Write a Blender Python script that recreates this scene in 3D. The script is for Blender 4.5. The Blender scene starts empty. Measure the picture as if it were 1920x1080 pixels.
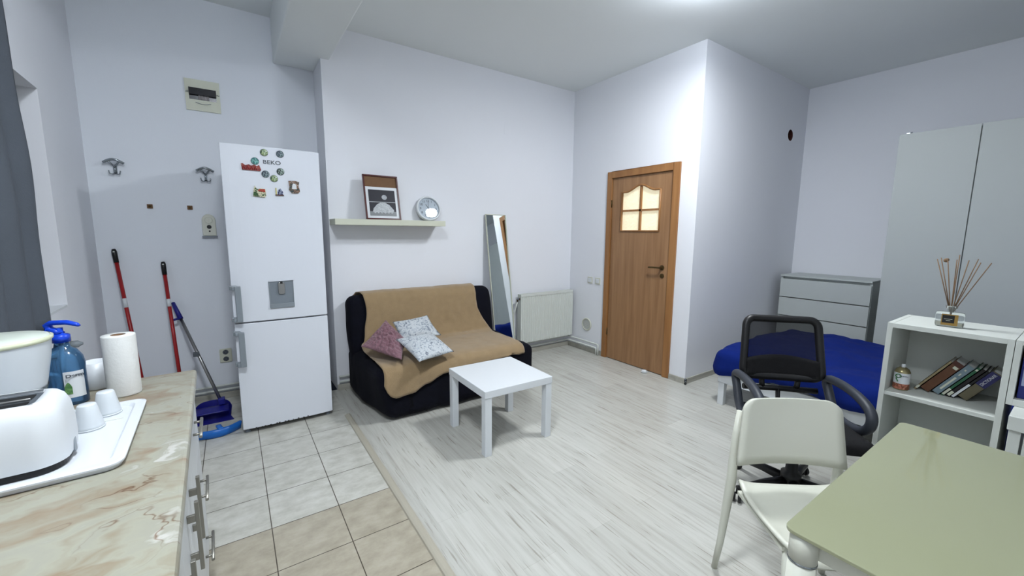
import bpy, bmesh, math, random
from mathutils import Vector, Matrix, noise
random.seed(7)
S = bpy.context.scene
COL = S.collection
PI = math.pi
CH = 3.16            # ceiling height

# ------------------------------------------------------------------ camera
def make_camera():
    yaw, p, r = 0.60213755, 0.13554304, 0.0074361
    f = Vector((math.sin(yaw)*math.cos(p), math.cos(yaw)*math.cos(p), -math.sin(p)))
    rt = Vector((math.cos(yaw), -math.sin(yaw), 0)); up = rt.cross(f)
    c, s = math.cos(r), math.sin(r)
    rt, up = c*rt + s*up, -s*rt + c*up
    cam = bpy.data.cameras.new('camera'); o = bpy.data.objects.new('camera', cam); COL.objects.link(o)
    o.matrix_world = Matrix(((rt.x, up.x, -f.x, 0), (rt.y, up.y, -f.y, 0), (rt.z, up.z, -f.z, 1.46), (0, 0, 0, 1)))
    cam.sensor_width = 36; cam.lens = 761.95/1920*36; cam.clip_start = .02
    S.camera = o
make_camera()
w = bpy.data.worlds.new('night'); S.world = w; w.use_nodes = True
w.node_tree.nodes['Background'].inputs[0].default_value = (.01, .013, .02, 1)
w.node_tree.nodes['Background'].inputs[1].default_value = .3
S.view_settings.view_transform = 'Standard'; S.view_settings.look = 'None'
S.view_settings.gamma = 1; S.view_settings.use_curve_mapping = False
S.view_settings.exposure = 0.68
LAMP_A, LAMP_B = (2.64, 1.555), (.08, .75)
POWER_A, POWER_B = 25, 24
def lamp_light(name, xy, power, col):
    L = bpy.data.lights.new(name, 'AREA'); L.shape = 'DISK'; L.size = .36; L.energy = power; L.color = col
    o = bpy.data.objects.new(name, L); COL.objects.link(o); o.location = (xy[0], xy[1], (CH if xy[0] > .5 else CH+.09)-.142)
    L.spread = PI
    return o
lamp_light('lamp_light', LAMP_A, POWER_A, (.96, .985, 1.0))
lamp_light('lamp_light', LAMP_B, POWER_B, (.94, .98, 1.0))

# ------------------------------------------------------------------ materials
def lin(c):
    c = c/255.0
    return c/12.92 if c <= .04045 else ((c+.055)/1.055)**2.4
def rgb(c): return (lin(c[0]), lin(c[1]), lin(c[2]), 1)
def mat(name, col, rough=.5, metal=0, var=.05, vs=8, bump=0, bs=60, trans=0, alpha=1, emit=0, ior=1.45, sheen=0, coat=0, spec=.5):
    m = bpy.data.materials.new(name); m.use_nodes = True
    nt = m.node_tree; n = nt.nodes; l = nt.links; b = n['Principled BSDF']
    tc = n.new('ShaderNodeTexCoord'); nz = n.new('ShaderNodeTexNoise'); nz.inputs['Scale'].default_value = vs
    nz.inputs['Detail'].default_value = 4
    l.new(tc.outputs['Object'], nz.inputs['Vector'])
    mx = n.new('ShaderNodeMix'); mx.data_type = 'RGBA'
    c = rgb(col)
    mx.inputs[6].default_value = (c[0]*(1-var), c[1]*(1-var), c[2]*(1-var), 1)
    mx.inputs[7].default_value = (min(1, c[0]*(1+var)), min(1, c[1]*(1+var)), min(1, c[2]*(1+var)), 1)
    l.new(nz.outputs[0], mx.inputs[0]); l.new(mx.outputs[2], b.inputs['Base Color'])
    b.inputs['Roughness'].default_value = rough; b.inputs['Metallic'].default_value = metal
    b.inputs['Transmission Weight'].default_value = trans; b.inputs['Alpha'].default_value = alpha
    b.inputs['IOR'].default_value = ior; b.inputs['Sheen Weight'].default_value = sheen
    b.inputs['Coat Weight'].default_value = coat; b.inputs['Specular IOR Level'].default_value = spec
    if emit:
        l.new(mx.outputs[2], b.inputs['Emission Color']); b.inputs['Emission Strength'].default_value = emit
    if bump:
        bn = n.new('ShaderNodeTexNoise'); bn.inputs['Scale'].default_value = bs; bn.inputs['Detail'].default_value = 3
        l.new(tc.outputs['Object'], bn.inputs['Vector'])
        bp = n.new('ShaderNodeBump'); bp.inputs['Strength'].default_value = bump; bp.inputs['Distance'].default_value = .01
        l.new(bn.outputs[0], bp.inputs['Height']); l.new(bp.outputs[0], b.inputs['Normal'])
    return m
def mapping(n, l, sc=(1, 1, 1), loc=(0, 0, 0), rot=(0, 0, 0)):
    tc = n.new('ShaderNodeTexCoord'); mp = n.new('ShaderNodeMapping')
    mp.inputs['Scale'].default_value = sc; mp.inputs['Location'].default_value = loc; mp.inputs['Rotation'].default_value = rot
    l.new(tc.outputs['Object'], mp.inputs[0]); return mp
def ramp(n, stops):
    r = n.new('ShaderNodeValToRGB'); e = r.color_ramp.elements
    while len(e) < len(stops): e.new(.5)
    for i, (p, c) in enumerate(stops): e[i].position = p; e[i].color = c if len(c) == 4 else rgb(c)
    return r
def mixc(n, l, a, b, f, mode='MIX'):
    m = n.new('ShaderNodeMix'); m.data_type = 'RGBA'; m.blend_type = mode
    for s, v in ((6, a), (7, b)):
        if hasattr(v, 'links'): l.new(v, m.inputs[s])
        else: m.inputs[s].default_value = v if len(v) == 4 else rgb(v)
    if hasattr(f, 'links'): l.new(f, m.inputs[0])
    else: m.inputs[0].default_value = f
    return m.outputs[2]
def bumpn(n, l, h, s, d=.01):
    b = n.new('ShaderNodeBump'); b.inputs['Strength'].default_value = s; b.inputs['Distance'].default_value = d
    l.new(h, b.inputs['Height']); return b.outputs[0]

def tile_mat():
    m = mat('floor_tiles', (200, 200, 195), .32); n = m.node_tree.nodes; l = m.node_tree.links; b = n['Principled BSDF']
    tc = n.new('ShaderNodeTexCoord')
    mp = n.new('ShaderNodeMapping'); mp.inputs['Location'].default_value = (-.0655+.3108*20, -2.4875+.3108*20, 0)
    l.new(tc.outputs['Object'], mp.inputs[0])
    br = n.new('ShaderNodeTexBrick'); br.offset = 0; br.squash = 1
    for k, v in (('Scale', 1), ('Brick Width', .3108), ('Row Height', .3108), ('Mortar Size', .0022), ('Mortar Smooth', .1)): br.inputs[k].default_value = v
    br.inputs['Color1'].default_value = (.0, .0, .0, 1); br.inputs['Color2'].default_value = (1, 1, 1, 1)
    l.new(mp.outputs[0], br.inputs['Vector'])
    nz = n.new('ShaderNodeTexNoise'); nz.inputs['Scale'].default_value = 9; nz.inputs['Detail'].default_value = 7; nz.inputs['Roughness'].default_value = .65
    mp2 = mapping(n, l, (1, 1.5, 1)); l.new(mp2.outputs[0], nz.inputs['Vector'])
    # cooler whiter tiles towards the fridge, warmer beige ones in the nearer rows
    sx = n.new('ShaderNodeSeparateXYZ'); l.new(tc.outputs['Object'], sx.inputs[0])
    gt = n.new('ShaderNodeMath'); gt.operation = 'GREATER_THAN'; gt.inputs[1].default_value = 2.1767; l.new(sx.outputs[1], gt.inputs[0])
    r1 = ramp(n, [(.3, (146, 139, 122)), (.55, (166, 159, 142)), (.75, (178, 172, 158))])
    r2 = ramp(n, [(.3, (166, 165, 154)), (.55, (190, 189, 180)), (.75, (202, 202, 195))])
    l.new(nz.outputs[0], r1.inputs[0]); l.new(nz.outputs[0], r2.inputs[0])
    c = mixc(n, l, r1.outputs[0], r2.outputs[0], gt.outputs[0])
    c2 = mixc(n, l, c, (70, 62, 50), br.outputs['Fac'])
    l.new(c2, b.inputs['Base Color'])
    inv = n.new('ShaderNodeMath'); inv.operation = 'SUBTRACT'; inv.inputs[0].default_value = 1; l.new(br.outputs['Fac'], inv.inputs[1])
    l.new(bumpn(n, l, inv.outputs[0], .6, .002), b.inputs['Normal'])
    return m
def laminate_mat():
    m = mat('laminate', (205, 205, 198), .27); n = m.node_tree.nodes; l = m.node_tree.links; b = n['Principled BSDF']
    mp = mapping(n, l, (1, 1, 1), (0, 0, 0), (0, 0, PI/2))
    br = n.new('ShaderNodeTexBrick'); br.offset = .37; br.squash = 1
    for k, v in (('Scale', 1), ('Brick Width', 1.28), ('Row Height', .19), ('Mortar Size', .0008), ('Mortar Smooth', .2)): br.inputs[k].default_value = v
    br.inputs['Color1'].default_value = rgb((172, 173, 166)); br.inputs['Color2'].default_value = rgb((196, 197, 190)); br.inputs['Mortar'].default_value = rgb((150, 148, 140))
    l.new(mp.outputs[0], br.inputs['Vector'])
    nz = n.new('ShaderNodeTexNoise'); nz.inputs['Scale'].default_value = 5; nz.inputs['Detail'].default_value = 8; nz.inputs['Roughness'].default_value = .6; nz.inputs['Distortion'].default_value = .4
    mp2 = mapping(n, l, (7, .38, 1)); l.new(mp2.outputs[0], nz.inputs['Vector'])
    r = ramp(n, [(.25, (144, 138, 128)), (.42, (172, 169, 160)), (.55, (186, 185, 177)), (.75, (194, 193, 186))])
    l.new(nz.outputs[0], r.inputs[0])
    c = mixc(n, l, br.outputs['Color'], r.outputs[0], .55, 'MIX')
    nz2 = n.new('ShaderNodeTexNoise'); nz2.inputs['Scale'].default_value = 14; nz2.inputs['Detail'].default_value = 5
    mp3 = mapping(n, l, (6, .3, 1), (3, 1, 0)); l.new(mp3.outputs[0], nz2.inputs['Vector'])
    r3 = ramp(n, [(.0, (255, 255, 255)), (.60, (255, 255, 255)), (.68, (172, 164, 152))]); l.new(nz2.outputs[0], r3.inputs[0])
    c = mixc(n, l, c, r3.outputs[0], .55, 'MULTIPLY')
    l.new(c, b.inputs['Base Color']); return m
def wood_mat(name, dark, light, rough=.4, axis='z', sc=1.0):
    m = mat(name, light, rough); n = m.node_tree.nodes; l = m.node_tree.links; b = n['Principled BSDF']
    s = {'z': (12*sc, 12*sc, .8*sc), 'x': (.8*sc, 12*sc, 12*sc), 'y': (12*sc, .8*sc, 12*sc)}[axis]
    mp = mapping(n, l, s); nz = n.new('ShaderNodeTexNoise'); nz.inputs['Scale'].default_value = 1.6; nz.inputs['Detail'].default_value = 7; nz.inputs['Distortion'].default_value = .5
    l.new(mp.outputs[0], nz.inputs['Vector'])
    r = ramp(n, [(.3, dark), (.7, light)]); l.new(nz.outputs[0], r.inputs[0]); l.new(r.outputs[0], b.inputs['Base Color'])
    return m
def marble_mat():
    m = mat('marbled_laminate', (205, 198, 180), .3); n = m.node_tree.nodes; l = m.node_tree.links; b = n['Principled BSDF']
    mp = mapping(n, l, (2.0, 3.0, 1), (0.3, 0, 0), (0, 0, .35))
    w = n.new('ShaderNodeTexNoise'); w.inputs['Scale'].default_value = 1.7; w.inputs['Detail'].default_value = 4; l.new(mp.outputs[0], w.inputs['Vector'])
    add = n.new('ShaderNodeVectorMath'); add.operation = 'MULTIPLY_ADD'; add.inputs[1].default_value = (1.3, 1.3, 1.3)
    l.new(w.outputs['Color'], add.inputs[0]); l.new(mp.outputs[0], add.inputs[2])
    a = n.new('ShaderNodeTexNoise'); a.inputs['Scale'].default_value = 3.0; a.inputs['Detail'].default_value = 7; a.inputs['Roughness'].default_value = .5; a.inputs['Distortion'].default_value = .5
    l.new(add.outputs[0], a.inputs['Vector'])
    r = ramp(n, [(.28, (122, 94, 78)), (.36, (134, 120, 100)), (.44, (140, 134, 117)), (.54, (150, 149, 134)), (.62, (146, 145, 132)), (.69, (178, 177, 170))])
    l.new(a.outputs[0], r.inputs[0])
    v = n.new('ShaderNodeTexVoronoi'); v.feature = 'DISTANCE_TO_EDGE'; v.inputs['Scale'].default_value = 2.3; l.new(add.outputs[0], v.inputs['Vector'])
    rv = ramp(n, [(0, (150, 108, 86)), (.006, (200, 170, 150)), (.022, (255, 255, 255))]); l.new(v.outputs['Distance'], rv.inputs[0])
    n2 = n.new('ShaderNodeTexNoise'); n2.inputs['Scale'].default_value = 2.0; l.new(mp.outputs[0], n2.inputs['Vector'])
    r2 = ramp(n, [(.5, (0, 0, 0, 1)), (.62, (1, 1, 1, 1))]); l.new(n2.outputs[0], r2.inputs[0])
    c = mixc(n, l, r.outputs[0], mixc(n, l, r.outputs[0], rv.outputs[0], .85, 'MULTIPLY'), r2.outputs[0])
    l.new(c, b.inputs['Base Color']); return m
def floral_mat(name, sc):
    m = mat(name, (215, 220, 224), .8, bump=.2, bs=200); n = m.node_tree.nodes; l = m.node_tree.links; b = n['Principled BSDF']
    mp = mapping(n, l, (sc, sc, sc)); v = n.new('ShaderNodeTexNoise'); v.inputs['Scale'].default_value = 1; v.inputs['Detail'].default_value = 6; v.inputs['Distortion'].default_value = 2.2
    l.new(mp.outputs[0], v.inputs['Vector'])
    r = ramp(n, [(.32, (104, 110, 120)), (.42, (150, 158, 168)), (.48, (184, 190, 194)), (.6, (196, 200, 202)), (.70, (140, 152, 168))])
    l.new(v.outputs[0], r.inputs[0]); l.new(r.outputs[0], b.inputs['Base Color']); return m
def patch_mat(name, cols, sc=40, rough=.5):
    m = mat(name, cols[0], rough); n = m.node_tree.nodes; l = m.node_tree.links; b = n['Principled BSDF']
    mp = mapping(n, l, (sc, sc, sc)); v = n.new('ShaderNodeTexNoise'); v.inputs['Scale'].default_value = 1; v.inputs['Detail'].default_value = 3; v.inputs['Distortion'].default_value = 1.5
    l.new(mp.outputs[0], v.inputs['Vector'])
    k = len(cols); r = ramp(n, [(.32+.36*i/max(1, k-1), c) for i, c in enumerate(cols)]); r.color_ramp.interpolation = 'CONSTANT' if k > 2 else 'LINEAR'
    l.new(v.outputs[0], r.inputs[0]); l.new(r.outputs[0], b.inputs['Base Color']); return m

M = {}
M['wall'] = mat('wall_paint', (226, 228, 233), .75, var=.012, vs=2, bump=.07, bs=220)
M['wall_k'] = mat('wall_paint_kitchen', (222, 226, 232), .75, var=.012, vs=2, bump=.07, bs=220)
M['ceil'] = mat('ceiling_paint', (228, 232, 232), .85, var=.01, vs=2)
M['tile'] = tile_mat(); M['lam'] = laminate_mat()
M['door'] = wood_mat('door_veneer', (134, 98, 66), (160, 122, 86), .42)
M['frame_v'] = wood_mat('door_frame_veneer', (138, 94, 54), (162, 116, 70), .42)
M['white'] = mat('white_lacquer', (210, 214, 217), .35, var=.01)
M['white2'] = mat('white_foil', (204, 208, 202), .42, var=.01)
M['warm_white'] = mat('warm_white_plastic', (202, 203, 190), .35, var=.01)
M['ward'] = mat('wardrobe_foil', (182, 188, 186), .5, var=.01)
M['fridge'] = mat('fridge_white', (214, 218, 225), .22, var=.006)
M['gray_pl'] = mat('gray_plastic', (128, 136, 142), .4, var=.02)
M['gray_d'] = mat('dark_gray_plastic', (78, 84, 90), .45)
M['black'] = mat('black_plastic', (12, 12, 14), .45, var=.1)
M['black_f'] = mat('black_fabric', (9, 9, 12), .95, var=.1, bump=.3, bs=300)
M['arm'] = mat('charcoal_plastic', (46, 50, 58), .5, var=.05)
M['chrome'] = mat('chrome', (150, 156, 160), .15, 1)
M['steel'] = mat('brushed_steel', (150, 150, 148), .32, 1)
M['nickel'] = mat('satin_nickel', (148, 146, 138), .4, .8)
M['brass'] = mat('dark_brass', (92, 76, 50), .35, .9)
M['navy'] = mat('navy_cover', (5, 6, 18), .95, var=.4, vs=14, bump=.25, bs=120, spec=.25)
M['tan'] = mat('tan_throw', (150, 127, 94), .95, var=.16, vs=16, bump=.5, bs=260, sheen=.3)
M['pink'] = mat('dusty_pink_plush', (126, 92, 101), .95, var=.4, vs=60, bump=1.0, bs=70, sheen=.2)
M['floral'] = floral_mat('floral_print', 17); M['floral2'] = floral_mat('floral_print_small', 26)
M['blue'] = mat('royal_blue_cotton', (5, 30, 104), .9, var=.12, vs=5, bump=.2, bs=30, spec=.2)
M['marble'] = marble_mat()
M['curtain'] = mat('gray_curtain', (80, 86, 94), .9, var=.08, vs=6, bump=.2, bs=150)
M['red'] = mat('red_lacquer', (150, 22, 26), .35)
M['blue_d'] = mat('navy_plastic', (22, 24, 120), .4)
M['blue_l'] = mat('light_blue_plastic', (22, 96, 176), .35)
M['soap'] = mat('blue_soap_bottle', (96, 150, 196), .08, trans=.8, var=.15, vs=10)
M['pump'] = mat('blue_pump', (20, 66, 196), .3)
M['translucent'] = mat('milky_plastic', (214, 220, 224), .3, trans=.12)
M['lid'] = mat('pale_green_lid', (206, 214, 202), .3)
M['rim'] = mat('yellowish_rim', (200, 204, 176), .3)
M['paper'] = mat('paper_towel', (214, 215, 212), .95, bump=.12, bs=90, var=.02)
M['card'] = mat('brown_card', (112, 84, 60), .9, var=.15, vs=30)
M['cream'] = mat('cream_plastic', (200, 202, 184), .45, var=.02)
M['mahog'] = mat('red_brown_frame', (74, 22, 20), .3)
M['glass'] = mat('clear_glass', (240, 245, 245), .03, trans=.92, var=.0)
M['mirror'] = mat('mirror_glass', (226, 232, 232), .02, 1, var=.0)
M['tglass'] = mat('green_glass_top', (140, 143, 115), .05, var=.01, coat=.4)
M['pane'] = mat('lit_frosted_pane', (226, 216, 186), .35, var=.10, vs=30, bump=.6, bs=45, emit=.42)
M['lamp'] = mat('lamp_diffuser', (235, 243, 255), .5, emit=36, var=0); M['lamp2'] = mat('lamp_diffuser_kitchen', (235, 243, 255), .5, emit=42, var=0)
M['reed'] = mat('reeds', (122, 98, 74), .8)
M['amber'] = mat('tan_brown_hole', (60, 22, 12), .9)
M['night'] = mat('window_glass', (16, 20, 28), .05)

# ------------------------------------------------------------------ mesh helpers
class MB:
    def __init__(s): s.v = []; s.f = []; s.sm = []; s.mi = []
    def add(s, vs, fs, smooth=False, mi=0):
        o = len(s.v); s.v += [tuple(v) for v in vs]
        for f in fs: s.f.append([o+i for i in f]); s.sm.append(smooth); s.mi.append(mi)
        return s
    def box(s, a, b, mi=0, m=None):
        (x0, y0, z0), (x1, y1, z1) = a, b
        vs = [(x0, y0, z0), (x1, y0, z0), (x1, y1, z0), (x0, y1, z0), (x0, y0, z1), (x1, y0, z1), (x1, y1, z1), (x0, y1, z1)]
        if m is not None: vs = [m @ Vector(v) for v in vs]
        return s.add(vs, [(0, 3, 2, 1), (4, 5, 6, 7), (0, 1, 5, 4), (1, 2, 6, 5), (2, 3, 7, 6), (3, 0, 4, 7)], False, mi)
    def tube(s, pts, r, n=12, closed=False, rr=None, flat=1.0, up=None, mi=0):
        pts = [Vector(p) for p in pts]; k = len(pts); vs = []; fs = []
        prev = None
        for i, p in enumerate(pts):
            if closed: t = pts[(i+1) % k]-pts[i-1]
            else: t = pts[min(i+1, k-1)]-pts[max(i-1, 0)]
            t.normalize()
            if prev is None:
                a = Vector(up) if up else (Vector((0, 0, 1)) if abs(t.z) < .9 else Vector((1, 0, 0)))
            else: a = prev
            u = (a-t*a.dot(t)); u.normalize(); wv = t.cross(u); prev = u
            R = rr[i] if rr else r
            for j in range(n):
                q = 2*PI*j/n; vs.append(p+u*math.cos(q)*R*flat+wv*math.sin(q)*R)
        m = k if closed else k-1
        for i in range(m):
            for j in range(n):
                a = i*n+j; b = i*n+(j+1) % n; c = ((i+1) % k)*n+(j+1) % n; d = ((i+1) % k)*n+j
                fs.append((a, b, c, d))
        s.add(vs, fs, True, mi)
        if not closed:
            o = len(s.v)-len(vs)
            s.f.append([o+j for j in range(n)][::-1]); s.sm.append(False); s.mi.append(mi)
            s.f.append([o+(k-1)*n+j for j in range(n)]); s.sm.append(False); s.mi.append(mi)
        return s
    def lathe(s, prof, c=(0, 0, 0), n=32, sx=1, sy=1, cap=True, mi=0, axis='z'):
        vs = []; fs = []
        for (r, z) in prof:
            for j in range(n):
                q = 2*PI*j/n; x, y = r*math.cos(q)*sx, r*math.sin(q)*sy
                v = {'z': (x, y, z), 'y': (x, -z, y), 'x': (-z, x, y)}[axis]
                vs.append((c[0]+v[0], c[1]+v[1], c[2]+v[2]))
        for i in range(len(prof)-1):
            for j in range(n): fs.append((i*n+j, i*n+(j+1) % n, (i+1)*n+(j+1) % n, (i+1)*n+j))
        s.add(vs, fs, True, mi); o = len(s.v)-len(vs)
        if cap:
            s.f.append([o+j for j in range(n)][::-1]); s.sm.append(False); s.mi.append(mi)
            s.f.append([o+(len(prof)-1)*n+j for j in range(n)]); s.sm.append(False); s.mi.append(mi)
        return s
    def prism(s, poly, a, b, axis='z', mi=0, smooth=False, m=None):
        k = len(poly)
        def P(u, v, t): return {'z': (u, v, t), 'y': (u, t, v), 'x': (t, u, v)}[axis]
        vs = [P(u, v, a) for u, v in poly]+[P(u, v, b) for u, v in poly]
        if m is not None: vs = [m @ Vector(v) for v in vs]
        s.add(vs, [(i, (i+1) % k, k+(i+1) % k, k+i) for i in range(k)], smooth, mi)
        o = len(s.v)-len(vs)
        s.f.append([o+i for i in range(k)][::-1]); s.sm.append(False); s.mi.append(mi)
        s.f.append([o+k+i for i in range(k)]); s.sm.append(False); s.mi.append(mi)
        return s
    def grid(s, fn, nu, nv, smooth=True, wrap=False, mi=0):
        vs = [fn(i/nu, j/nv) for i in range(nu+1) for j in range(nv+1)]
        fs = [(i*(nv+1)+j, (i+1)*(nv+1)+j, (i+1)*(nv+1)+j+1, i*(nv+1)+j+1) for i in range(nu) for j in range(nv)]
        return s.add(vs, fs, smooth, mi)
    def build(s, name, ms, parent=None, bevel=0, seg=2, solid=0, subsurf=0, loc=None):
        me = bpy.data.meshes.new(name); me.from_pydata(s.v, [], s.f); me.update()
        bm = bmesh.new(); bm.from_mesh(me)
        bmesh.ops.remove_doubles(bm, verts=bm.verts, dist=1e-5)
        if not solid: bmesh.ops.recalc_face_normals(bm, faces=bm.faces)
        bm.to_mesh(me); bm.free()
        if len(me.polygons) == len(s.f):
            me.polygons.foreach_set('use_smooth', s.sm); me.polygons.foreach_set('material_index', s.mi)
        ms = ms if isinstance(ms, (list, tuple)) else [ms]
        for m in ms: me.materials.append(M[m] if isinstance(m, str) else m)
        o = bpy.data.objects.new(name, me); COL.objects.link(o)
        if parent: o.parent = parent
        if loc: o.location = loc
        if bevel:
            b = o.modifiers.new('bevel', 'BEVEL'); b.width = bevel; b.segments = seg; b.limit_method = 'ANGLE'; b.angle_limit = math.radians(40)
        if solid:
            b = o.modifiers.new('solid', 'SOLIDIFY'); b.thickness = solid; b.offset = -1
        if subsurf:
            b = o.modifiers.new('sub', 'SUBSURF'); b.levels = subsurf; b.render_levels = subsurf
        return o
def tag(o, label, cat, group=None):
    o['label'] = label; o['category'] = cat
    if group: o['group'] = group
    return o
def thing(name, label, cat, loc=(0, 0, 0), rz=0, group=None):
    o = bpy.data.objects.new(name, None); COL.objects.link(o); o.location = loc; o.rotation_euler = (0, 0, rz); o.empty_display_size = .1
    return tag(o, label, cat, group)
def struct(o): o['kind'] = 'structure'; return o
def thin_glass(name):
    m = bpy.data.materials.new(name); m.use_nodes = True; n = m.node_tree.nodes; l = m.node_tree.links; n.clear()
    o = n.new('ShaderNodeOutputMaterial'); mx = n.new('ShaderNodeMixShader'); fr = n.new('ShaderNodeFresnel'); fr.inputs[0].default_value = 1.5
    t = n.new('ShaderNodeBsdfTransparent'); g = n.new('ShaderNodeBsdfGlossy'); g.inputs['Roughness'].default_value = .01
    nz = n.new('ShaderNodeTexNoise'); nz.inputs['Scale'].default_value = 3; r = ramp(n, [(0, (244, 248, 250)), (1, (250, 252, 253))]); l.new(nz.outputs[0], r.inputs[0]); l.new(r.outputs[0], t.inputs[0])
    l.new(fr.outputs[0], mx.inputs[0]); l.new(t.outputs[0], mx.inputs[1]); l.new(g.outputs[0], mx.inputs[2]); l.new(mx.outputs[0], o.inputs[0]); return m
def bx(name, a, b, m, parent=None, bevel=0, seg=2): return MB().box(a, b).build(name, m, parent, bevel, seg)
def rot(axis, deg, piv=(0, 0, 0)):
    p = Vector(piv); return Matrix.Translation(p) @ Matrix.Rotation(math.radians(deg), 4, axis) @ Matrix.Translation(-p)
def roundbox(a, b, r, n=(12, 12, 8), amp=0, fs=3, m=None, mb=None, keep=None, seed=0, disp=None):
    mb = mb or MB(); a = Vector(a); b = Vector(b); ai = a+Vector((r, r, r)); bi = b-Vector((r, r, r))
    def proj(p):
        q = Vector([min(max(p[i], ai[i]), bi[i]) for i in range(3)]); d = p-q
        d = d.normalized() if d.length > 1e-9 else Vector((0, 0, 1))
        out = q+d*r
        if amp: out = out+d*amp*noise.noise(Vector((out.x*fs+seed, out.y*fs, out.z*fs)))
        if disp: out = disp(out, d)
        return (m @ out) if m is not None else out
    def warp(t):   # denser near the edges
        return t
    for ax in range(3):
        u, v = [(1, 2), (2, 0), (0, 1)][ax]
        for side in (0, 1):
            def fn(s, t, ax=ax, u=u, v=v, side=side):
                p = Vector((0, 0, 0)); p[ax] = b[ax] if side else a[ax]
                p[u] = a[u]+(b[u]-a[u])*s; p[v] = a[v]+(b[v]-a[v])*t
                return proj(p)
            if keep and not keep(ax, side): continue
            mb.grid(fn, n[u], n[v])
    return mb
def rrect(w, h, r, n=6, cx=0, cy=0):
    out = []
    for k, (sx, sy) in enumerate(((1, 1), (-1, 1), (-1, -1), (1, -1))):
        for i in range(n+1):
            q = PI/2*(k+i/n); out.append((cx+sx*(w/2-r)+r*math.cos(q), cy+sy*(h/2-r)+r*math.sin(q)))
    return out
def pillow(c4, T, mb=None, n=16, pinch=.07, wr=.0, fs=14):
    mb = mb or MB(); P = [Vector(p) for p in c4]
    N = (P[1]-P[0]).cross(P[3]-P[0]).normalized()
    def mk(sg):
        def fn(u, v):
            uu = .5+(u-.5)*(1-pinch*math.sin(PI*v)); vv = .5+(v-.5)*(1-pinch*math.sin(PI*u))
            p = P[0]*(1-uu)*(1-vv)+P[1]*uu*(1-vv)+P[2]*uu*vv+P[3]*(1-uu)*vv
            t = (max(0, math.sin(PI*u))*max(0, math.sin(PI*v)))**.55
            h = T*.5*t
            if wr: h += wr*t*noise.noise(p*fs+Vector((sg, 0, 0)))
            return p+N*sg*h
        return fn
    mb.grid(mk(1), n, n); mb.grid(mk(-1), n, n); return mb
def text(s, size, m, parent, loc, rotm, ext=.0006, name='lettering', align='CENTER', bold=0, sx=1.0):
    cu = bpy.data.curves.new('t', 'FONT'); cu.body = s; cu.size = size; cu.align_x = align; cu.align_y = 'CENTER'; cu.extrude = ext; cu.offset = bold
    o = bpy.data.objects.new('t', cu); COL.objects.link(o); bpy.context.view_layer.update()
    me = bpy.data.meshes.new_from_object(o.evaluated_get(bpy.context.evaluated_depsgraph_get()))
    bpy.data.objects.remove(o); me.materials.clear(); me.materials.append(M[m] if isinstance(m, str) else m)
    R = Matrix.Translation(Vector(loc)) @ rotm @ Matrix.Diagonal((sx, 1, 1, 1)); me.transform(R)
    q = bpy.data.objects.new(name, me); COL.objects.link(q)
    if parent: q.parent = parent
    return q
RX = Matrix.Rotation(PI/2, 4, 'X')                       # text facing -Y
RXM = Matrix.Rotation(-PI/2, 4, 'Z') @ RX                # text facing -X

# ------------------------------------------------------------------ room shell
XD, YB, YN, XR, YK, XS = 3.575, 3.88, 2.195, 5.746, 4.24, .716
YF = -1.6
ANG = .033
struct(bx('floor', (.67, YF-.1, -.06), (XR+.1, YB+.02, 0), 'lam'))
f2 = struct(bx('floor', (-1.1, YF-.1, -.06), (.67, YK+.1, 0), 'tile'))
struct(bx('ceiling', (.5, YF-.1, CH), (XR+.1, YK+.1, CH+.1), 'ceil'))
struct(bx('ceiling', (-1.1, YF-.1, CH+.09), (.5, YK+.1, CH+.19), 'ceil'))
struct(bx('wall_back', (XS, YB, 0), (XD+.12, YK+.1, CH), 'wall'))
struct(bx('wall_recess', (-1.1, YK, 0), (XS, YK+.1, CH+.1), 'wall_k'))
w = MB(); w.box((XD, 3.285, 0), (XD+.12, YB, CH)); w.box((XD, YN, 0), (XD+.12, 2.373, CH)); w.box((XD, 2.373, 2.14), (XD+.12, 3.285, CH))
struct(w.build('wall_door_side', 'wall'))
# nook wall with the round flue hole
w = MB(); hx, hz, hr = 5.355, 2.586, .062; x0, x1 = XD+.12, XR
N = 32; ring = [(hx+hr*math.cos(2*PI*i/N), hz+hr*math.sin(2*PI*i/N)) for i in range(N)]
sq = []
for (x, z) in ring:
    dx, dz = x-hx, z-hz; k = .09/max(abs(dx), abs(dz)); sq.append((hx+dx*k, hz+dz*k))
vs = [(x, YN, z) for x, z in ring]+[(x, YN, z) for x, z in sq]+[(x, YN+.1, z) for x, z in ring]
fs = [(i, (i+1) % N, N+(i+1) % N, N+i) for i in range(N)]+[(i, (i+1) % N, 2*N+(i+1) % N, 2*N+i) for i in range(N)]+[[2*N+i for i in range(N)]]
for i, fc in enumerate(fs): w.add(vs, [fc], False, 0 if i < N else 1)
for a, b in (((x0, 0), (x1, hz-.09)), ((x0, hz+.09), (x1, CH)), ((x0, hz-.09), (hx-.09, hz+.09)), ((hx+.09, hz-.09), (x1, hz+.09))):
    w.add([(a[0], YN, a[1]), (b[0], YN, a[1]), (b[0], YN, b[1]), (a[0], YN, b[1])], [(0, 1, 2, 3)])
w.box((x0, YN+.101, 0), (x1, YN+.12, CH))
struct(w.build('wall_nook', ['wall', 'amber']))
struct(bx('wall_right', (XR, YF-.1, 0), (XR+.1, YN+.1, CH), 'wall'))
struct(bx('wall_front', (-1.1, YF-.1, 0), (XR, YF, CH+.1), 'wall'))
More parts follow.
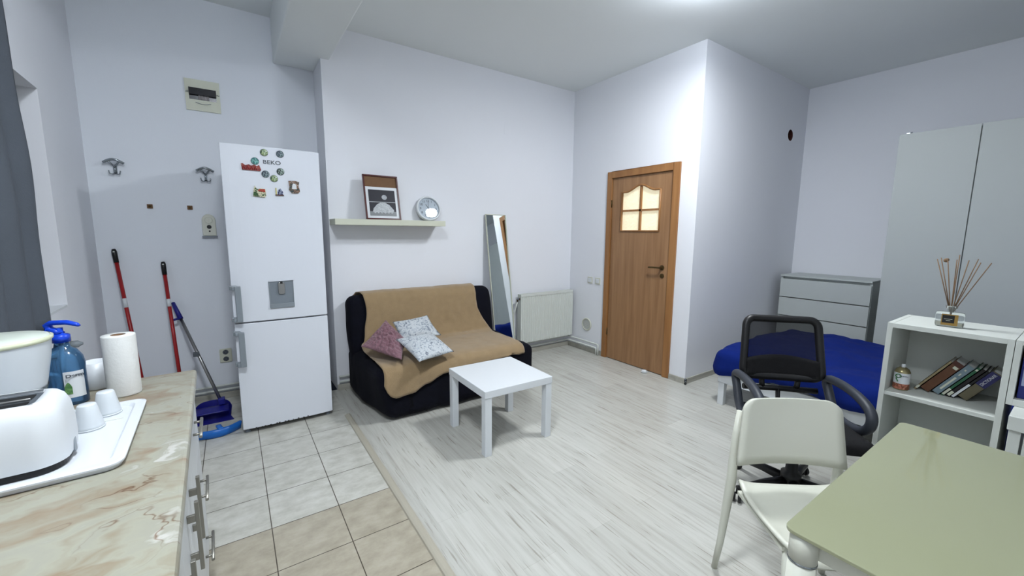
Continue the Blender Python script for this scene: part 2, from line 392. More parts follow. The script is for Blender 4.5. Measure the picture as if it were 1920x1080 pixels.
# left wall with the window opening: a local frame, y along the wall, x = 0 its face
WL = Matrix.Translation(Vector((-.83, YK, 0))) @ Matrix.Rotation(ANG, 4, 'Z')
w = MB()
wy0, wy1, wz0, wz1 = -2.5, -.905, 1.02, 2.205
for a, b in (((-.28, wy1, 0), (0, .0, CH+.1)), ((-.28, -5.9, 0), (0, wy0, CH+.1)), ((-.28, wy0, 0), (0, wy1, wz0)), ((-.28, wy0, wz1), (0, wy1, CH+.1))): w.box(a, b, m=WL)
struct(w.build('wall_left', 'wall'))
wn = bpy.data.objects.new('window_1', None); COL.objects.link(wn); struct(wn); wn.matrix_world = WL
w = MB()
for a, b in (((-.24, wy0, wz0), (-.18, wy1, wz0+.06)), ((-.24, wy0, wz1-.06), (-.18, wy1, wz1)), ((-.24, wy0, wz0), (-.18, wy0+.06, wz1)), ((-.24, wy1-.06, wz0), (-.18, wy1, wz1)), ((-.24, -1.74, wz0), (-.18, -1.66, wz1))): w.box(a, b)
w.build('window_frame', 'white', wn); bx('pane', (-.215, wy0+.05, wz0+.05), (-.205, wy1-.05, wz1-.05), 'night', wn)
bx('window_sill', (-.18, wy0+.001, wz0), (-.001, wy1-.001, wz0+.012), 'white', wn)
struct(MB().box((.40, YF, 2.885), (.785, YK, CH+.1)).build('trim_1', 'ceil', None, .012, 3))             # downstand beam
ts = MB(); ts.prism([(.648, 0), (.652, .008), (.662, .012), (.68, .012), (.69, .008), (.694, 0)], YF, 3.29, 'y'); struct(ts.build('trim_2', mat('threshold_strip', (168, 163, 148), .4)))
M['base'] = wood_mat('baseboard_laminate', (150, 148, 138), (178, 176, 166), .5, 'x')
for nm, a, b in (('baseboard_door', (XD-.014, YN-.014, 0), (XD, 2.371, .055)), ('baseboard_door', (XD-.014, 3.287, 0), (XD, YB, .055)),
                 ('baseboard_back', (XS, YB-.014, 0), (XD-.014, YB, .055)), ('baseboard_nook', (XD, YN-.014, 0), (XR, YN, .055)),
                 ('baseboard_recess', (-.8, YK-.014, 0), (XS, YK, .055)), ('baseboard_right', (XR-.014, YF, 0), (XR, YN-.014, .055))):
    struct(bx(nm, a, b, 'base', bevel=.003))
cc = thing('corner_cap', 'small chrome cap over the baseboard joint at the outer wall corner', 'corner cap', (XD-.014, YN-.014, 0))
w = MB(); w.tube([(-.004, -.004, .0), (-.004, -.004, .06)], .011, 10); w.build('cap', 'chrome', cc)
w = MB()
for z in (.012, .03, .048): w.box((-.017, -.017, z-.003), (.002, .002, z+.003))
w.build('clip', 'black', cc)

# door
dr = bpy.data.objects.new('door_1', None); COL.objects.link(dr); struct(dr); dr.location = (XD, 0, 0)
w = MB(); FX0, FX1 = -.018, .10
w.box((FX0, 2.373, 0), (FX1, 2.447, 2.14)); w.box((FX0, 3.222, 0), (FX1, 3.285, 2.14)); w.box((FX0, 2.447, 2.07), (FX1, 3.222, 2.14))
w.build('door_frame', 'frame_v', dr, .003)
gy0, gy1, gz0, gsh = 2.590, 3.082, 1.487, 1.905
def arch(t):   # t 0..1 across
    if t < .12 or t > .88: return gsh+.004*0
    q = (t-.12)/.76; return gsh+.062*(.5-.5*math.cos(2*PI*q))
w = MB(); L0, L1 = .004, .044
w.box((L0, 2.452, .008), (L1, 3.217, gz0)); w.box((L0, 2.452, gz0), (L1, gy0, 2.066)); w.box((L0, gy1, gz0), (L1, 3.217, 2.066))
K = 24
poly = [(gy0+(gy1-gy0)*i/K, arch(i/K)) for i in range(K+1)]
for i in range(K):
    (ya, za), (yb, zb) = poly[i], poly[i+1]
    vs = [(L0, ya, za), (L0, yb, zb), (L0, yb, 2.066), (L0, ya, 2.066), (L1, ya, za), (L1, yb, zb), (L1, yb, 2.066), (L1, ya, 2.066)]
    w.add(vs, [(0, 3, 2, 1), (4, 5, 6, 7), (0, 1, 5, 4), (2, 3, 7, 6)])
leaf = w.build('door_leaf', 'door', dr)
w = MB(); out = [(0.002, y, z) for y, z in poly]+[(0.002, gy1, gz0), (.002, gy0, gz0)]
w.tube(out, .011, 8, closed=True)
w.box((.006, (gy0+gy1)/2-.011, gz0), (.026, (gy0+gy1)/2+.011, gsh+.06)); w.box((.006, gy0, 1.695), (.026, gy1, 1.715))
w.build('muntin_frame', 'frame_v', leaf)
w = MB(); w.prism([(y, z) for y, z in poly]+[(gy1, gz0), (gy0, gz0)], .028, .033, 'x'); w.build('glass_pane', 'pane', leaf)
hd = MB(); hd.lathe([(.0, 0), (.026, 0), (.026, .006), (.012, .01), (.011, .045), (.0, .045)], (L0, 2.527, 1.118), 20, axis='x')
hd.tube([(-.036, 2.527, 1.118), (-.04, 2.545, 1.118), (-.042, 2.60, 1.118), (-.038, 2.66, 1.116)], .0085, 10); hd.build('door_handle', 'brass', leaf)
hd = MB(); hd.lathe([(0, 0), (.024, 0), (.024, .005), (.017, .008), (0, .008)], (L0, 2.522, 1.035), 20, axis='x'); hd.box((-.006, 2.518, 1.022), (-.003, 2.526, 1.045)); hd.build('keyhole_cover', 'brass', leaf)
for z in (.28, 1.75):
    w = MB(); w.tube([(-.004, 3.221, z), (-.004, 3.221, z+.08)], .007, 10); w.build('hinge', 'brass', dr)
w = MB(); roundbox((-.05, -.05, 0), (.05, .05, .035), .014, (4, 4, 3), mb=w); w.box((-.02, -.07, .006), (.03, -.045, .02)); w.box((-.05, .03, .01), (.0, .06, .02))
o = w.build('door_stop', 'white', None, loc=(3.505, 2.62, 0)); o.rotation_euler.z = .6; o.scale = (.5, .5, .9); tag(o, 'small white door stop on the floor against the brown door', 'door stop')

# ------------------------------------------------------------------ ceiling lamps
for (xy, lb) in ((LAMP_A, 'round white glowing ceiling lamp above the middle of the room'), (LAMP_B, 'round white glowing ceiling lamp above the kitchen side')):
    t = thing('ceiling_lamp', lb, 'ceiling lamp', (xy[0], xy[1], CH if xy[0] > .5 else CH+.09))
    w = MB(); w.lathe([(.19, 0), (.205, -.004), (.205, -.03), (.195, -.034)], n=40); w.build('lamp_base', 'white', t)
    w = MB(); w.lathe([(.195, -.034), (.197, -.07), (.192, -.105), (.17, -.125), (.1, -.135), (.02, -.138)], n=40); w.build('lamp_shade', 'lamp' if xy[0] > .5 else 'lamp2', t)

# ------------------------------------------------------------------ fridge
FY = 3.353
fr = thing('fridge', 'tall white two-door fridge freezer with grey handles and a water dispenser', 'fridge', (.275, FY, 0))
bx('body', (-.30, .06, .03), (.30, .60, 2.035), 'fridge', fr, .008)
def fdoor(z0, z1, name):
    w = MB(); K = 14
    prof = [(-.30, .055)]+[(-.30+.6*i/K, .012*abs(2*i/K-1)**4+.0) for i in range(K+1)]+[(.30, .055)]
    w.prism(prof, z0, z1, 'z'); return w.build(name, 'fridge', fr, .004)
ud = fdoor(.822, 2.032, 'door'); ld = fdoor(.035, .812, 'door')
def fhandle(z0, z1, par):
    w = MB(); w.box((-.312, -.018, z0), (-.268, .012, z0+.03)); w.box((-.312, -.018, z1-.03), (-.268, .012, z1))
    w.box((-.282, -.052, z0), (-.246, -.036, z1)); w.box((-.30, -.045, z0), (-.262, -.01, z0+.028)); w.box((-.30, -.045, z1-.028), (-.262, -.01, z1))
    w.build('handle', 'gray_pl', par, .005)
fhandle(.835, 1.085, ud); fhandle(.515, .765, ld)
w = MB(); dx0, dx1, dz0, dz1 = -.078, .078, .908, 1.10
w.box((dx0, -.004, dz0), (dx0+.006, .01, dz1)); w.box((dx1-.006, -.004, dz0), (dx1, .01, dz1)); w.box((dx0, -.004, dz1-.006), (dx1, .01, dz1)); w.box((dx0, -.012, dz0), (dx1, .01, dz0+.03)); 
disp = w.build('water_dispenser', 'gray_pl', ud, .002)
bx('back_plate', (dx0+.006, -.0015, dz0+.03), (dx1-.006, .003, dz1-.006), mat('dispenser_recess', (118, 126, 134), .3), disp)
w = MB(); w.prism(rrect(.042, .085, .012, 4), -.016, -.002, 'y', m=Matrix.Translation(Vector((0, 0, 1.05)))); w.build('lever', 'steel', disp, .002)
bx('spout', (-.008, -.02, 1.082), (.008, -.002, 1.098), 'black', disp)
text('BEKO', .036, 'gray_d', ud, (-.005, -.0015, 1.929), RX, sx=1.2, bold=.0006, name='maker_badge')
for x, y in ((-.27, .05), (.27, .05), (-.27, .55), (.27, .55)):
    w = MB(); w.lathe([(.012, 0), (.017, .002), (.017, .012), (.009, .014), (.009, .032)], (x, y, 0), 14); w.build('foot', 'gray_pl', fr)
rs = random.Random(3)
for i in range(12):
    x = -.23+.03*i+rs.random()*.02; bx('paint_chip', (x, -.0012, .037), (x+.004+rs.random()*.008, .002, .039+rs.random()*.006), 'black', ld)
# magnets
MY = FY-.0005
rm = [((.227, 1.992), 0, 'round green-and-white magnet at top left of the fridge lettering'), ((.323, 1.992), 1, 'round grey-green magnet at top right of the fridge lettering'),
      ((.170, 1.930), 2, 'round mint green magnet above the red word-shaped magnet'), ((.227, 1.848), 1, 'round bluish magnet left of the lowest round one'),
      ((.319, 1.872), 3, 'round dark-patterned magnet below the right end of the fridge lettering'), ((.277, 1.822), 0, 'lowest round green magnet on the fridge door')]
mm = [patch_mat('magnet_print_a', [(60, 84, 70), (150, 168, 120), (200, 210, 205), (90, 110, 80)], 60), patch_mat('magnet_print_b', [(60, 70, 84), (130, 150, 150), (170, 190, 186)], 50),
      patch_mat('magnet_print_c', [(60, 110, 110), (120, 178, 170), (150, 200, 190)], 40), patch_mat('magnet_print_d', [(50, 60, 56), (160, 180, 170), (210, 216, 210)], 55)]
for (x, z), k, lb in rm:
    t = thing('fridge_magnet', lb, 'magnet', (x, MY, z), 0, 'magnets on the fridge door')
    w = MB(); w.lathe([(.0, -.001), (.023, -.001), (.0245, .002), (.023, .005)], n=24, axis='y', cap=False); w.build('rim', 'gray_pl', t)
    w = MB(); w.lathe([(.0225, .004), (.018, .0075), (.008, .009), (.0, .0092)], n=24, axis='y', cap=False); w.build('picture_dome', mm[k], t)
t = thing('fridge_magnet', 'red and silver word-shaped souvenir magnet on the fridge', 'magnet', (.143, MY, 1.885), 0, 'magnets on the fridge door')
w = MB(); poly = [(-.055, .02), (-.05, -.018), (.055, -.02), (.06, -.01), (.05, .02), (.035, .012), (.02, .02), (.005, .012), (-.01, .02), (-.03, .012), (-.045, .024)]
w.prism(poly, -.006, 0, 'y'); w.build('plaque', patch_mat('magnet_red', [(110, 30, 26), (140, 50, 40), (170, 150, 140)], 45), t)
for x in (-.04, -.018, .004, .026): 
    w = MB(); w.tube([(x-.007, -.008, -.013), (x, -.008, .014), (x+.007, -.008, -.013)], .0028, 6); w.build('letter', 'red', t)
t = thing('fridge_magnet', 'white, green and red cottage-shaped souvenir magnet', 'magnet', (.184, MY, 1.724), 0, 'magnets on the fridge door')
w = MB(); w.prism([(-.04, -.03), (.03, -.035), (.038, -.02), (.036, .02), (.01, .026), (-.015, .02), (-.025, .042), (-.034, .02)], -.008, 0, 'y'); w.build('wall', patch_mat('magnet_house', [(40, 74, 34), (196, 190, 160), (220, 214, 190), (90, 100, 60)], 50), t)
w = MB(); w.prism([(-.012, .006), (.034, .0), (.032, .022), (.0, .02)], -.011, -.007, 'y'); w.build('roof', patch_mat('magnet_roof', [(140, 40, 24), (170, 60, 36)], 50), t)
w = MB(); w.prism([(-.038, -.026), (-.008, -.026), (-.012, -.006), (-.036, -.002)], -.011, -.007, 'y'); w.build('bush', patch_mat('magnet_bush', [(24, 56, 24), (50, 90, 40)], 90), t)
t = thing('fridge_magnet', 'small souvenir magnet with a white tower and a blue dome', 'magnet', (.304, MY, 1.732), 0, 'magnets on the fridge door')
bx('base', (-.026, -.008, -.026), (.026, 0, -.018), patch_mat('magnet_base', [(90, 40, 30), (60, 50, 40)], 70), t)
bx('tower', (-.024, -.007, -.018), (-.017, 0, .026), patch_mat('magnet_tower', [(196, 186, 110), (170, 160, 100)], 70), t)
w = MB(); w.prism([(-.012, -.018), (.02, -.018), (.022, .0), (.014, .014), (.006, .024), (-.004, .016), (-.01, .0)], -.008, 0, 'y'); w.build('dome', patch_mat('magnet_dome', [(26, 36, 80), (150, 160, 180), (190, 196, 200)], 60), t)
t = thing('fridge_magnet', 'frame-shaped souvenir magnet with a white centre at far right', 'magnet', (.398, MY, 1.771), 0, 'magnets on the fridge door')
w = MB(); w.prism([(-.034, .042), (-.03, .0), (-.034, -.02), (-.015, -.045), (.025, -.042), (.036, -.028), (.03, .01), (.034, .036), (.01, .045)], -.007, 0, 'y'); w.build('border', patch_mat('magnet_border', [(40, 60, 60), (120, 90, 70), (170, 160, 150), (60, 50, 50)], 55), t)
w = MB(); w.prism([(-.014, -.014), (.016, -.014), (.014, .012), (.006, .024), (-.006, .024), (-.012, .01)], -.009, -.006, 'y'); w.build('centre', 'white', t)

# ------------------------------------------------------------------ things on the recess wall
def hook(x, z, lb):
    t = thing('wall_hook', lb, 'coat hook', (x, YK, z), 0, 'chrome coat hooks on the wall')
    w = MB(); w.prism(rrect(.022, .07, .01, 4), -.006, 0, 'y', m=Matrix.Translation(Vector((0, 0, -.03)))); w.build('back_plate', 'chrome', t, .002)
    w = MB(); w.tube([(-.056+.112*i/10, -.035-.012*math.sin(PI*i/10), .012+.024*math.sin(PI*i/10)) for i in range(11)], .0095, 10)
    w.tube([(-.03, -.04, .024), (-.012, -.02, .002), (0, -.006, -.012), (.012, -.02, .002), (.03, -.04, .024)], .0065, 8); w.build('hat_rest', 'chrome', t)
    w = MB(); w.tube([(0, -.006, 0), (0, -.012, -.06)], .006, 8)
    for s in (-1, 1): w.tube([(0, -.012, -.055), (s*.012, -.024, -.068), (s*.026, -.032, -.066), (s*.031, -.034, -.05), (s*.032, -.034, -.042)], .0042, 8)
    w.build('double_hook', 'chrome', t)
hook(-.675, 1.934, 'chrome coat hook nearest the window corner'); hook(-.137, 1.922, 'chrome coat hook beside the fridge top')
for x, lb in ((-.503, 'small brown square wall plug above the left red broom'), (-.258, 'small brown square wall plug above the alarm box')):
    t = thing('wall_plug', lb, 'wall plug', (x, YK, 1.641), 0, 'brown wall plugs')
    bx('block', (-.017, -.008, -.016), (.017, 0, .016), 'card', t, .002)
    w = MB(); w.lathe([(.008, 0), (.008, .003), (.003, .004)], (0, -.008, 0), 12, axis='y'); w.build('screw', 'brass', t)
t = thing('gas_detector', 'white wall alarm box with two dark round holes beside the fridge', 'alarm', (-.143, YK, 1.50))
w = MB(); w.prism([(-.046, -.085), (.046, -.085), (.046, .04)]+[(.046*math.cos(q), .04+.052*math.sin(q)) for q in [PI*i/12 for i in range(1, 12)]]+[(-.046, .04)], -.035, 0, 'y'); w.build('case', 'warm_white', t, .006)
w = MB(); w.lathe([(.03, 0), (.03, .004), (.024, .006), (.022, .004), (0, .004)], (0, -.035, .045), 24, axis='y'); w.build('sounder', 'warm_white', t)
w = MB(); w.lathe([(.016, -.002), (.016, .002), (0, .003)], (0, -.035, -.012), 20, axis='y'); w.build('sensor_eye', 'black', t)
w = MB(); w.lathe([(.0065, -.002), (.0065, .002), (0, .003)], (.001, -.035, -.047), 14, axis='y'); w.build('indicator', 'black', t)
bx('lower_lip', (-.052, -.042, -.093), (.052, 0, -.085), 'gray_pl', t, .002)
def socket(x, z, lb):
    t = thing('power_socket', lb, 'socket', (x, YK, z))
    w = MB(); w.prism(rrect(.088, .12, .008, 4), -.012, 0, 'y'); w.build('plate', 'cream', t, .003)
    w = MB()
    for dz in (.03, -.03): w.lathe([(.021, 0), (.019, -.002), (.018, .0005), (0, .0005)], (0, -.0125, dz), 20, axis='y')
    w.build('socket_well', 'gray_d', t)
    for dz in (.03, -.03):
        for dx in (-.009, .009): MB().lathe([(.003, 0), (.003, .0012), (0, .0012)], (dx, -.0132, dz), 8, axis='y').build('contact_hole', 'black', t)
        for da in (-.019, .012): bx('earth_clip', (-.002, -.0145, dz+da), (.002, -.012, dz+da+.007), 'black', t)
socket(-.110, .382, 'cream double power socket on the wall left of the fridge')
t = thing('fuse_box', 'cream flush fuse box with an open dark window high on the wall', 'fuse box', (-.107, YK, 2.524))
w = MB(); 
for a, b in (((-.112, .05), (.112, .118)), ((-.112, -.118), (.112, -.035)), ((-.112, -.035), (-.088, .05)), ((.088, -.035), (.112, .05))): w.box((a[0], -.010, a[1]), (b[0], 0, b[1]))
w.build('cover', 'cream', t)
bx('dark_window', (-.088, -.003, -.035), (.088, -.0005, .05), mat('fuse_dark', (18, 20, 30), .2), t)
w = MB()
for i in range(4): w.box((-.03+.018*i, -.009, -.03), (-.014+.018*i, -.003, .012))
w.build('breaker', mat('breaker_gray', (110, 104, 104), .4), t, .001)
w = MB(); w.prism([(-.088, .052), (.088, .052), (.088, .0), (-.088, .0)], -.024, -.0215, 'y'); lid = w.build('tinted_flap', mat('tinted_flap', (14, 15, 24), .35, alpha=.88, spec=.2), t)
w = MB(); w.tube([(-.05+.1*i/8, -.014, -.055-.012*math.sin(PI*i/8)) for i in range(9)], .002, 6); w.build('latch', 'gray_pl', t)
w = MB()
for s in (-1, 1): MB().tube([(s*.09, -.014, .02), (s*.108, -.014, .017)], .003, 6).build('hinge', 'chrome', t)
# heating pipes
def pipe(name, runs, lb):
    w = MB()
    for pts in runs: w.tube(pts, .0095, 10)
    o = w.build(name, 'white2'); tag(o, lb, 'pipe'); return o
pipe('heating_pipe', [[(-.79, YK-.03, .085), (.70, YK-.03, .085)], [(-.79, YK-.03, .125), (.70, YK-.03, .125)]], 'white heating pipes along the wall behind the fridge and dustpans')
pipe('heating_pipe', [[(.73, YB-.03, .085), (XD-.05, YB-.03, .085), (XD-.035, YB-.045, .085), (XD-.035, 3.37, .085), (XD-.035, 3.352, .078), (XD-.035, 3.35, .0)],
                      [(.73, YB-.03, .135), (XD-.05, YB-.03, .135), (XD-.035, YB-.045, .135), (XD-.035, 3.345, .135), (XD-.035, 3.322, .128), (XD-.035, 3.32, .0)]], 'white heating pipes running under the radiator to the brown door')

# brooms and dustpans
def pole(name, p0, p1, r, m, lb, cat, grip='black', gl=.1):
    p0, p1 = Vector(p0), Vector(p1); d = (p1-p0).normalized(); t = thing(name, lb, cat, (p1.x, p1.y, 0))
    o = Vector((p1.x, p1.y, 0))
    w = MB(); w.tube([p0-d*0+d*gl-o, p1-o], r, 12); w.build('pole', m, t)
    w = MB(); w.tube([p0-o, p0+d*.02-o, p0+d*gl*1.05-o], r*1.25, 12, rr=[r*.9, r*1.3, r*1.2]); w.build('grip', grip, t)
    w = MB(); q = p0+d*.02-o; w.tube([q+Vector((0, -r*1.35, 0)), q+Vector((0, -r*1.2, 0))], .006, 10); w.build('hang_hole', 'white2', t)
    return t, o, d
t, o, d = pole('broom', (-.735, 4.222, 1.315), (-.60, 3.93, .09), .0125, 'red', 'red broom handle leaning in the corner left of the other red one', 'broom')
w = MB(); roundbox((-.14, -.03, .05), (.14, .03, .11), .02, (8, 3, 3), mb=w); w.build('head', 'red', t)
w = MB(); w.box((-.135, -.025, 0), (.135, .025, .052)); w.build('bristles', 'black_f', t)
w = MB(); P0 = Vector((-.735, 4.222, 1.315)); q = P0+d*.38; w.tube([q-o, q+d*.07-o], .0133, 12); w.build('sticker', 'white', t)
t, o, d = pole('broom', (-.46, 4.222, 1.21), (-.395, 3.95, .06), .0125, 'red', 'shorter red broom handle whose top stands right of the wall plug', 'broom')
w = MB(); roundbox((-.25, -.03, .03), (.02, .03, .075), .02, (8, 3, 3), mb=w); w.build('head', 'black', t)
w = MB(); w.box((-.245, -.025, 0), (.015, .025, .034)); w.build('bristles', 'black_f', t)
w = MB(); P0 = Vector((-.46, 4.222, 1.21)); q = P0+d*.30; w.tube([q-o, q+d*.06-o], .0133, 12); w.build('sticker', 'white', t)
# long-handled dustpan
t = thing('long_handled_dustpan', 'dark blue lobby dustpan with a grey pole standing on the tiles', 'dustpan', (-.21, 3.80, 0))
p0 = Vector((-.42, 4.215, .86))-Vector((-.21, 3.80, 0)); p1 = Vector((.05, .03, .13))
w = MB(); w.tube([p0.lerp(p1, .1), p1], .0115, 12); w.build('pole', 'steel', t)
w = MB(); d = (p1-p0).normalized(); w.tube([p0-d*.02, p0+d*.13], .016, 12, rr=[.013, .018]); w.tube([p0+d*.12+Vector((0, -.01, 0)), p0+d*.125+Vector((-.055, -.015, -.008))], .009, 8); w.build('grip', 'blue_d', t)
w = MB(); q = p0.lerp(p1, .52); w.box((q.x-.03, q.y-.03, q.z-.016), (q.x+.01, q.y+.012, q.z+.016)); w.build('pole_clip', 'gray_d', t, .003)
w = MB(); K = 18
def panf(u, v):
    q = PI+PI*u; r = .11+.012*v
    return (r*math.cos(q)*1.0, -r*math.sin(q)*.85-.01-.0, .004+.115*v*(1-.35*abs(math.cos(q))**6))
w.grid(lambda u, v: (panf(u, v)[0], panf(u, v)[1]-.0, panf(u, v)[2]), K, 4)
w.prism([(panf(i/K, 0)[0], panf(i/K, 0)[1]) for i in range(K+1)]+[(.13, -.10), (-.13, -.10)], 0.0, .005, 'z')
w.build('pan', 'blue_d', t, solid=0); 
w = MB(); w.box((.035, -.005, .1), (.08, .05, .15)); w.build('pole_socket', 'blue_d', t, .006)
w = MB(); w.grid(lambda u, v: (-.112+.212*u, -.08+.1*v, .075+.02*v), 4, 4); w.build('inner_lip', 'blue_d', t, solid=.004)
t = thing('dustpan', 'bright blue hand dustpan lying on the tiles before the navy one', 'dustpan', (-.175, 3.50, 0), .22)
w = MB(); K = 20
out = [(-.13+.26*i/K, -.035-.05*math.sin(PI*i/K)) for i in range(K+1)]
w.prism(out+[(.13, .06), (-.13, .06)], .004, .008, 'z')
vs = []; fs = []
for i, (x, y) in enumerate(out): vs += [(x, y, .004), (x*1.06, y-.012, .06), (x*1.0, y*1.0+.006, .062)]
for i in range(K): a = 3*i; fs += [(a, a+3, a+4, a+1), (a+1, a+4, a+5, a+2)]
w.add(vs, fs, True)
for s in (-1, 1): w.add([(s*.13, -.035, .004), (s*.1378, -.047, .06), (s*.13, .06, .008), (s*.13, .05, .012)], [(0, 1, 3, 2)])
w.build('pan', 'blue_l', t)
w = MB(); roundbox((-.018, -.09, .052), (.018, -.005, .07), .008, (3, 6, 2), mb=w); w.build('handle', 'blue_l', t)

# ------------------------------------------------------------------ shelf, picture, clock
sh = thing('wall_shelf', 'pale cream floating shelf on the wall above the sofa', 'shelf', (1.22, YB, 1.515))
bx('board', (-.5, -.235, 0), (.5, 0, .05), 'cream', sh, .002)
SZ = 1.565
t = thing('picture_frame', 'red-brown framed black and white photograph leaning on the wall shelf', 'picture', (1.145, 3.70, SZ))
TM = rot('X', -13); TM = Matrix.Rotation(math.radians(-13), 4, 'X')
w = MB(); W2, H2 = .155, .405
for a, b in (((-W2, 0), (-W2+.012, H2)), ((W2-.012, 0), (W2, H2)), ((-W2, 0), (W2, .012)), ((-W2, H2-.012), (W2, H2))): w.box((a[0], -.012, a[1]), (b[0], .008, b[1]), m=TM)
w.build('frame', 'mahog', t)
MB().box((-W2+.012, 0, .012), (W2-.012, .004, H2-.012), m=TM).build('backing_card', 'card', t)
MB().box((-W2+.012, -.002, .012), (W2-.012, -.0005, .298), m=TM).build('paper_mount', 'white', t)
pm = mat('photo_dark', (14, 15, 30), .5)
w = MB(); w.box((-.118, -.0035, .035), (.118, -.0022, .272), m=TM); ph = w.build('photo_print', pm, t)
MB().box((-.118, -.0042, .035), (.118, -.0036, .075), m=TM).build('photo_floor', mat('photo_gray', (120, 124, 126), .4), ph)
MB().box((-.118, -.0046, .158), (.118, -.0043, .163), m=TM).build('photo_line', mat('photo_line', (180, 184, 186), .4), ph)
w = MB(); poly = []
for i in range(25):
    q = i/24; x = -.095+.19*q; poly.append((x, .062+.006*math.sin(q*40)))
poly += [(.098, .09), (.06, .135), (.025, .155), (-.02, .155), (-.05, .14), (-.085, .10)]
w.prism(poly, -.0054, -.0048, 'y', m=TM); w.build('photo_mound', patch_mat('photo_pale', [(150, 154, 158), (196, 200, 202)], 60), ph)
w = MB(); w.prism([(.02+.024*math.cos(2*PI*i/20), .205+.022*math.sin(2*PI*i/20)) for i in range(20)], -.0054, -.0048, 'y', m=TM); w.build('photo_oval', patch_mat('photo_pale2', [(140, 144, 150), (180, 184, 188)], 60), ph)
t = thing('wall_clock', 'round white clock leaning on the wall at the shelf right end', 'clock', (1.625, 3.805, SZ), math.radians(-1.9))
TM = Matrix.Rotation(math.radians(-15.8), 4, 'X') @ Matrix.Translation(Vector((0, 0, .125)))
def lathe_m(prof, n=40, cap=False):
    w = MB(); w.lathe(prof, n=n, axis='y', cap=cap); w.v = [tuple(TM @ Vector(v)) for v in w.v]; return w
lathe_m([(.0, -.0205), (.105, -.02), (.122, -.015), (.125, .0), (.124, .02), (.118, .027), (.108, .024), (.106, .005)]).build('case', 'white', t)
lathe_m([(.106, .006), (.0, .0065)]).build('dial', mat('dial', (190, 196, 202), .6), t)
for h in range(12):
    q = math.radians(90-30*(h or 12))
    P = TM @ Vector((.080*math.cos(q), -.0075, .080*math.sin(q)))
    text(str(h or 12), .032, 'black', t, P, Matrix.Rotation(math.radians(-15.8), 4, 'X') @ RX, ext=.0003, name='numeral')
for (ang, ln, wd) in ((120, .05, .005), (88, .075, .0035)):
    q = math.radians(ang); w = MB(); u = Vector((math.cos(q), 0, math.sin(q))); v = Vector((-math.sin(q), 0, math.cos(q)))
    pts = [-u*.01-v*wd/2, -u*.01+v*wd/2, u*ln+v*wd/2, u*ln-v*wd/2]
    w.add([TM @ (p+Vector((0, -.010, 0))) for p in pts], [(0, 1, 2, 3)]); w.build('hand', 'black', t)
w = MB(); w.lathe([(.108, .020), (.06, .0215), (.0, .022)], n=40, axis='y', cap=False); w.v = [tuple(TM @ Vector(v)) for v in w.v]
w.build('glass', thin_glass('clock_glass'), t)

# ------------------------------------------------------------------ mirror, radiator, vent, switches
t = thing('standing_mirror', 'tall narrow white-framed mirror leaning on the wall behind the sofa', 'mirror', (2.425, 3.615, 0), math.radians(1.15))
tilt = math.degrees(math.atan((3.865-3.62)/1.655)); TM = Matrix.Rotation(math.radians(-tilt), 4, 'X')
w = MB(); Wm = .132; Hm = 1.672
for a, b in (((-Wm, 0), (-Wm+.006, Hm)), ((Wm-.006, 0), (Wm, Hm)), ((-Wm, 0), (Wm, .006)), ((-Wm, Hm-.006), (Wm, Hm))): w.box((a[0], -.012, a[1]), (b[0], .006, b[1]), m=TM)
w.build('frame', 'cream', t); MB().box((-Wm+.005, -.004, .005), (Wm-.005, .004, Hm-.005), m=TM).build('glass', 'mirror', t)
t = thing('radiator', 'white ribbed panel radiator under the corner by the brown door', 'radiator', (3.125, YB, 0))
w = MB(); K = 25; front = []
x0, x1 = -.405, .405
for i in range(K):
    a = x0+(x1-x0)*i/K; s = (x1-x0)/K
    front += [(a, -.113), (a+s*.25, -.105), (a+s*.6, -.105), (a+s*.8, -.113)]
w.prism([(x0, -.09)]+front+[(x1, -.113), (x1, -.09)], .165, .725, 'z'); w.box((x0, -.06, .165), (x1, -.045, .725)); w.build('panel', 'white2', t)
w = MB()
for i in range(28): w.box((x0+.01+i*.0285, -.108, .737), (x0+.028+i*.0285, -.045, .745))
w.box((x0, -.114, .72), (x1, -.106, .748)); w.box((x0, -.05, .72), (x1, -.044, .748)); w.build('top_grille', 'white2', t)
bx('side_cover', (x0-.003, -.112, .165), (x0, -.044, .748), 'white2', t, .001); bx('side_cover', (x1, -.112, .165), (x1+.003, -.044, .748), 'white2', t, .001)
w = MB(); w.tube([(x0-.003, -.08, .70), (x0-.03, -.08, .70)], .009, 10); w.tube([(x0-.03, -.08, .70), (x0-.03, -.08, .665)], .009, 10); w.build('valve', 'brass', t)
w = MB(); w.lathe([(.0, 0), (.013, 0), (.015, .01), (.013, .028), (0, .03)], (x0-.03, -.088, .70), 14, axis='y'); w.build('valve_knob', 'chrome', t)
w = MB(); w.tube([(x0-.03, -.08, .665), (x0-.045, -.07, .60), (x0-.055, -.04, .5), (x0-.055, -.03, .145)], .0085, 10); w.build('feed_pipe', 'white2', t)
w = MB()
for s in (-.3, .3): w.box((s-.015, -.047, .25), (s+.015, -.004, .65))
w.build('bracket', 'white2', t)
t = thing('air_vent', 'round white air vent low on the wall between radiator and door', 'vent', (XD, 3.554, .336))
w = MB(); w.lathe([(.062, 0), (.082, 0), (.08, .008), (.07, .012), (.062, .008), (.062, 0)], n=32, axis='x', cap=False); w.build('ring', 'warm_white', t)
w = MB()
for i in range(9):
    z = -.05+.0125*i; h = math.sqrt(max(0, .062**2-z*z)); w.box((-.006, -h, z-.002), (-.001, h, z+.004))
w.lathe([(.062, -.001), (.0, -.001)], n=32, axis='x', cap=False); w.build('louvre', mat('vent_grey', (196, 198, 190), .5), t)
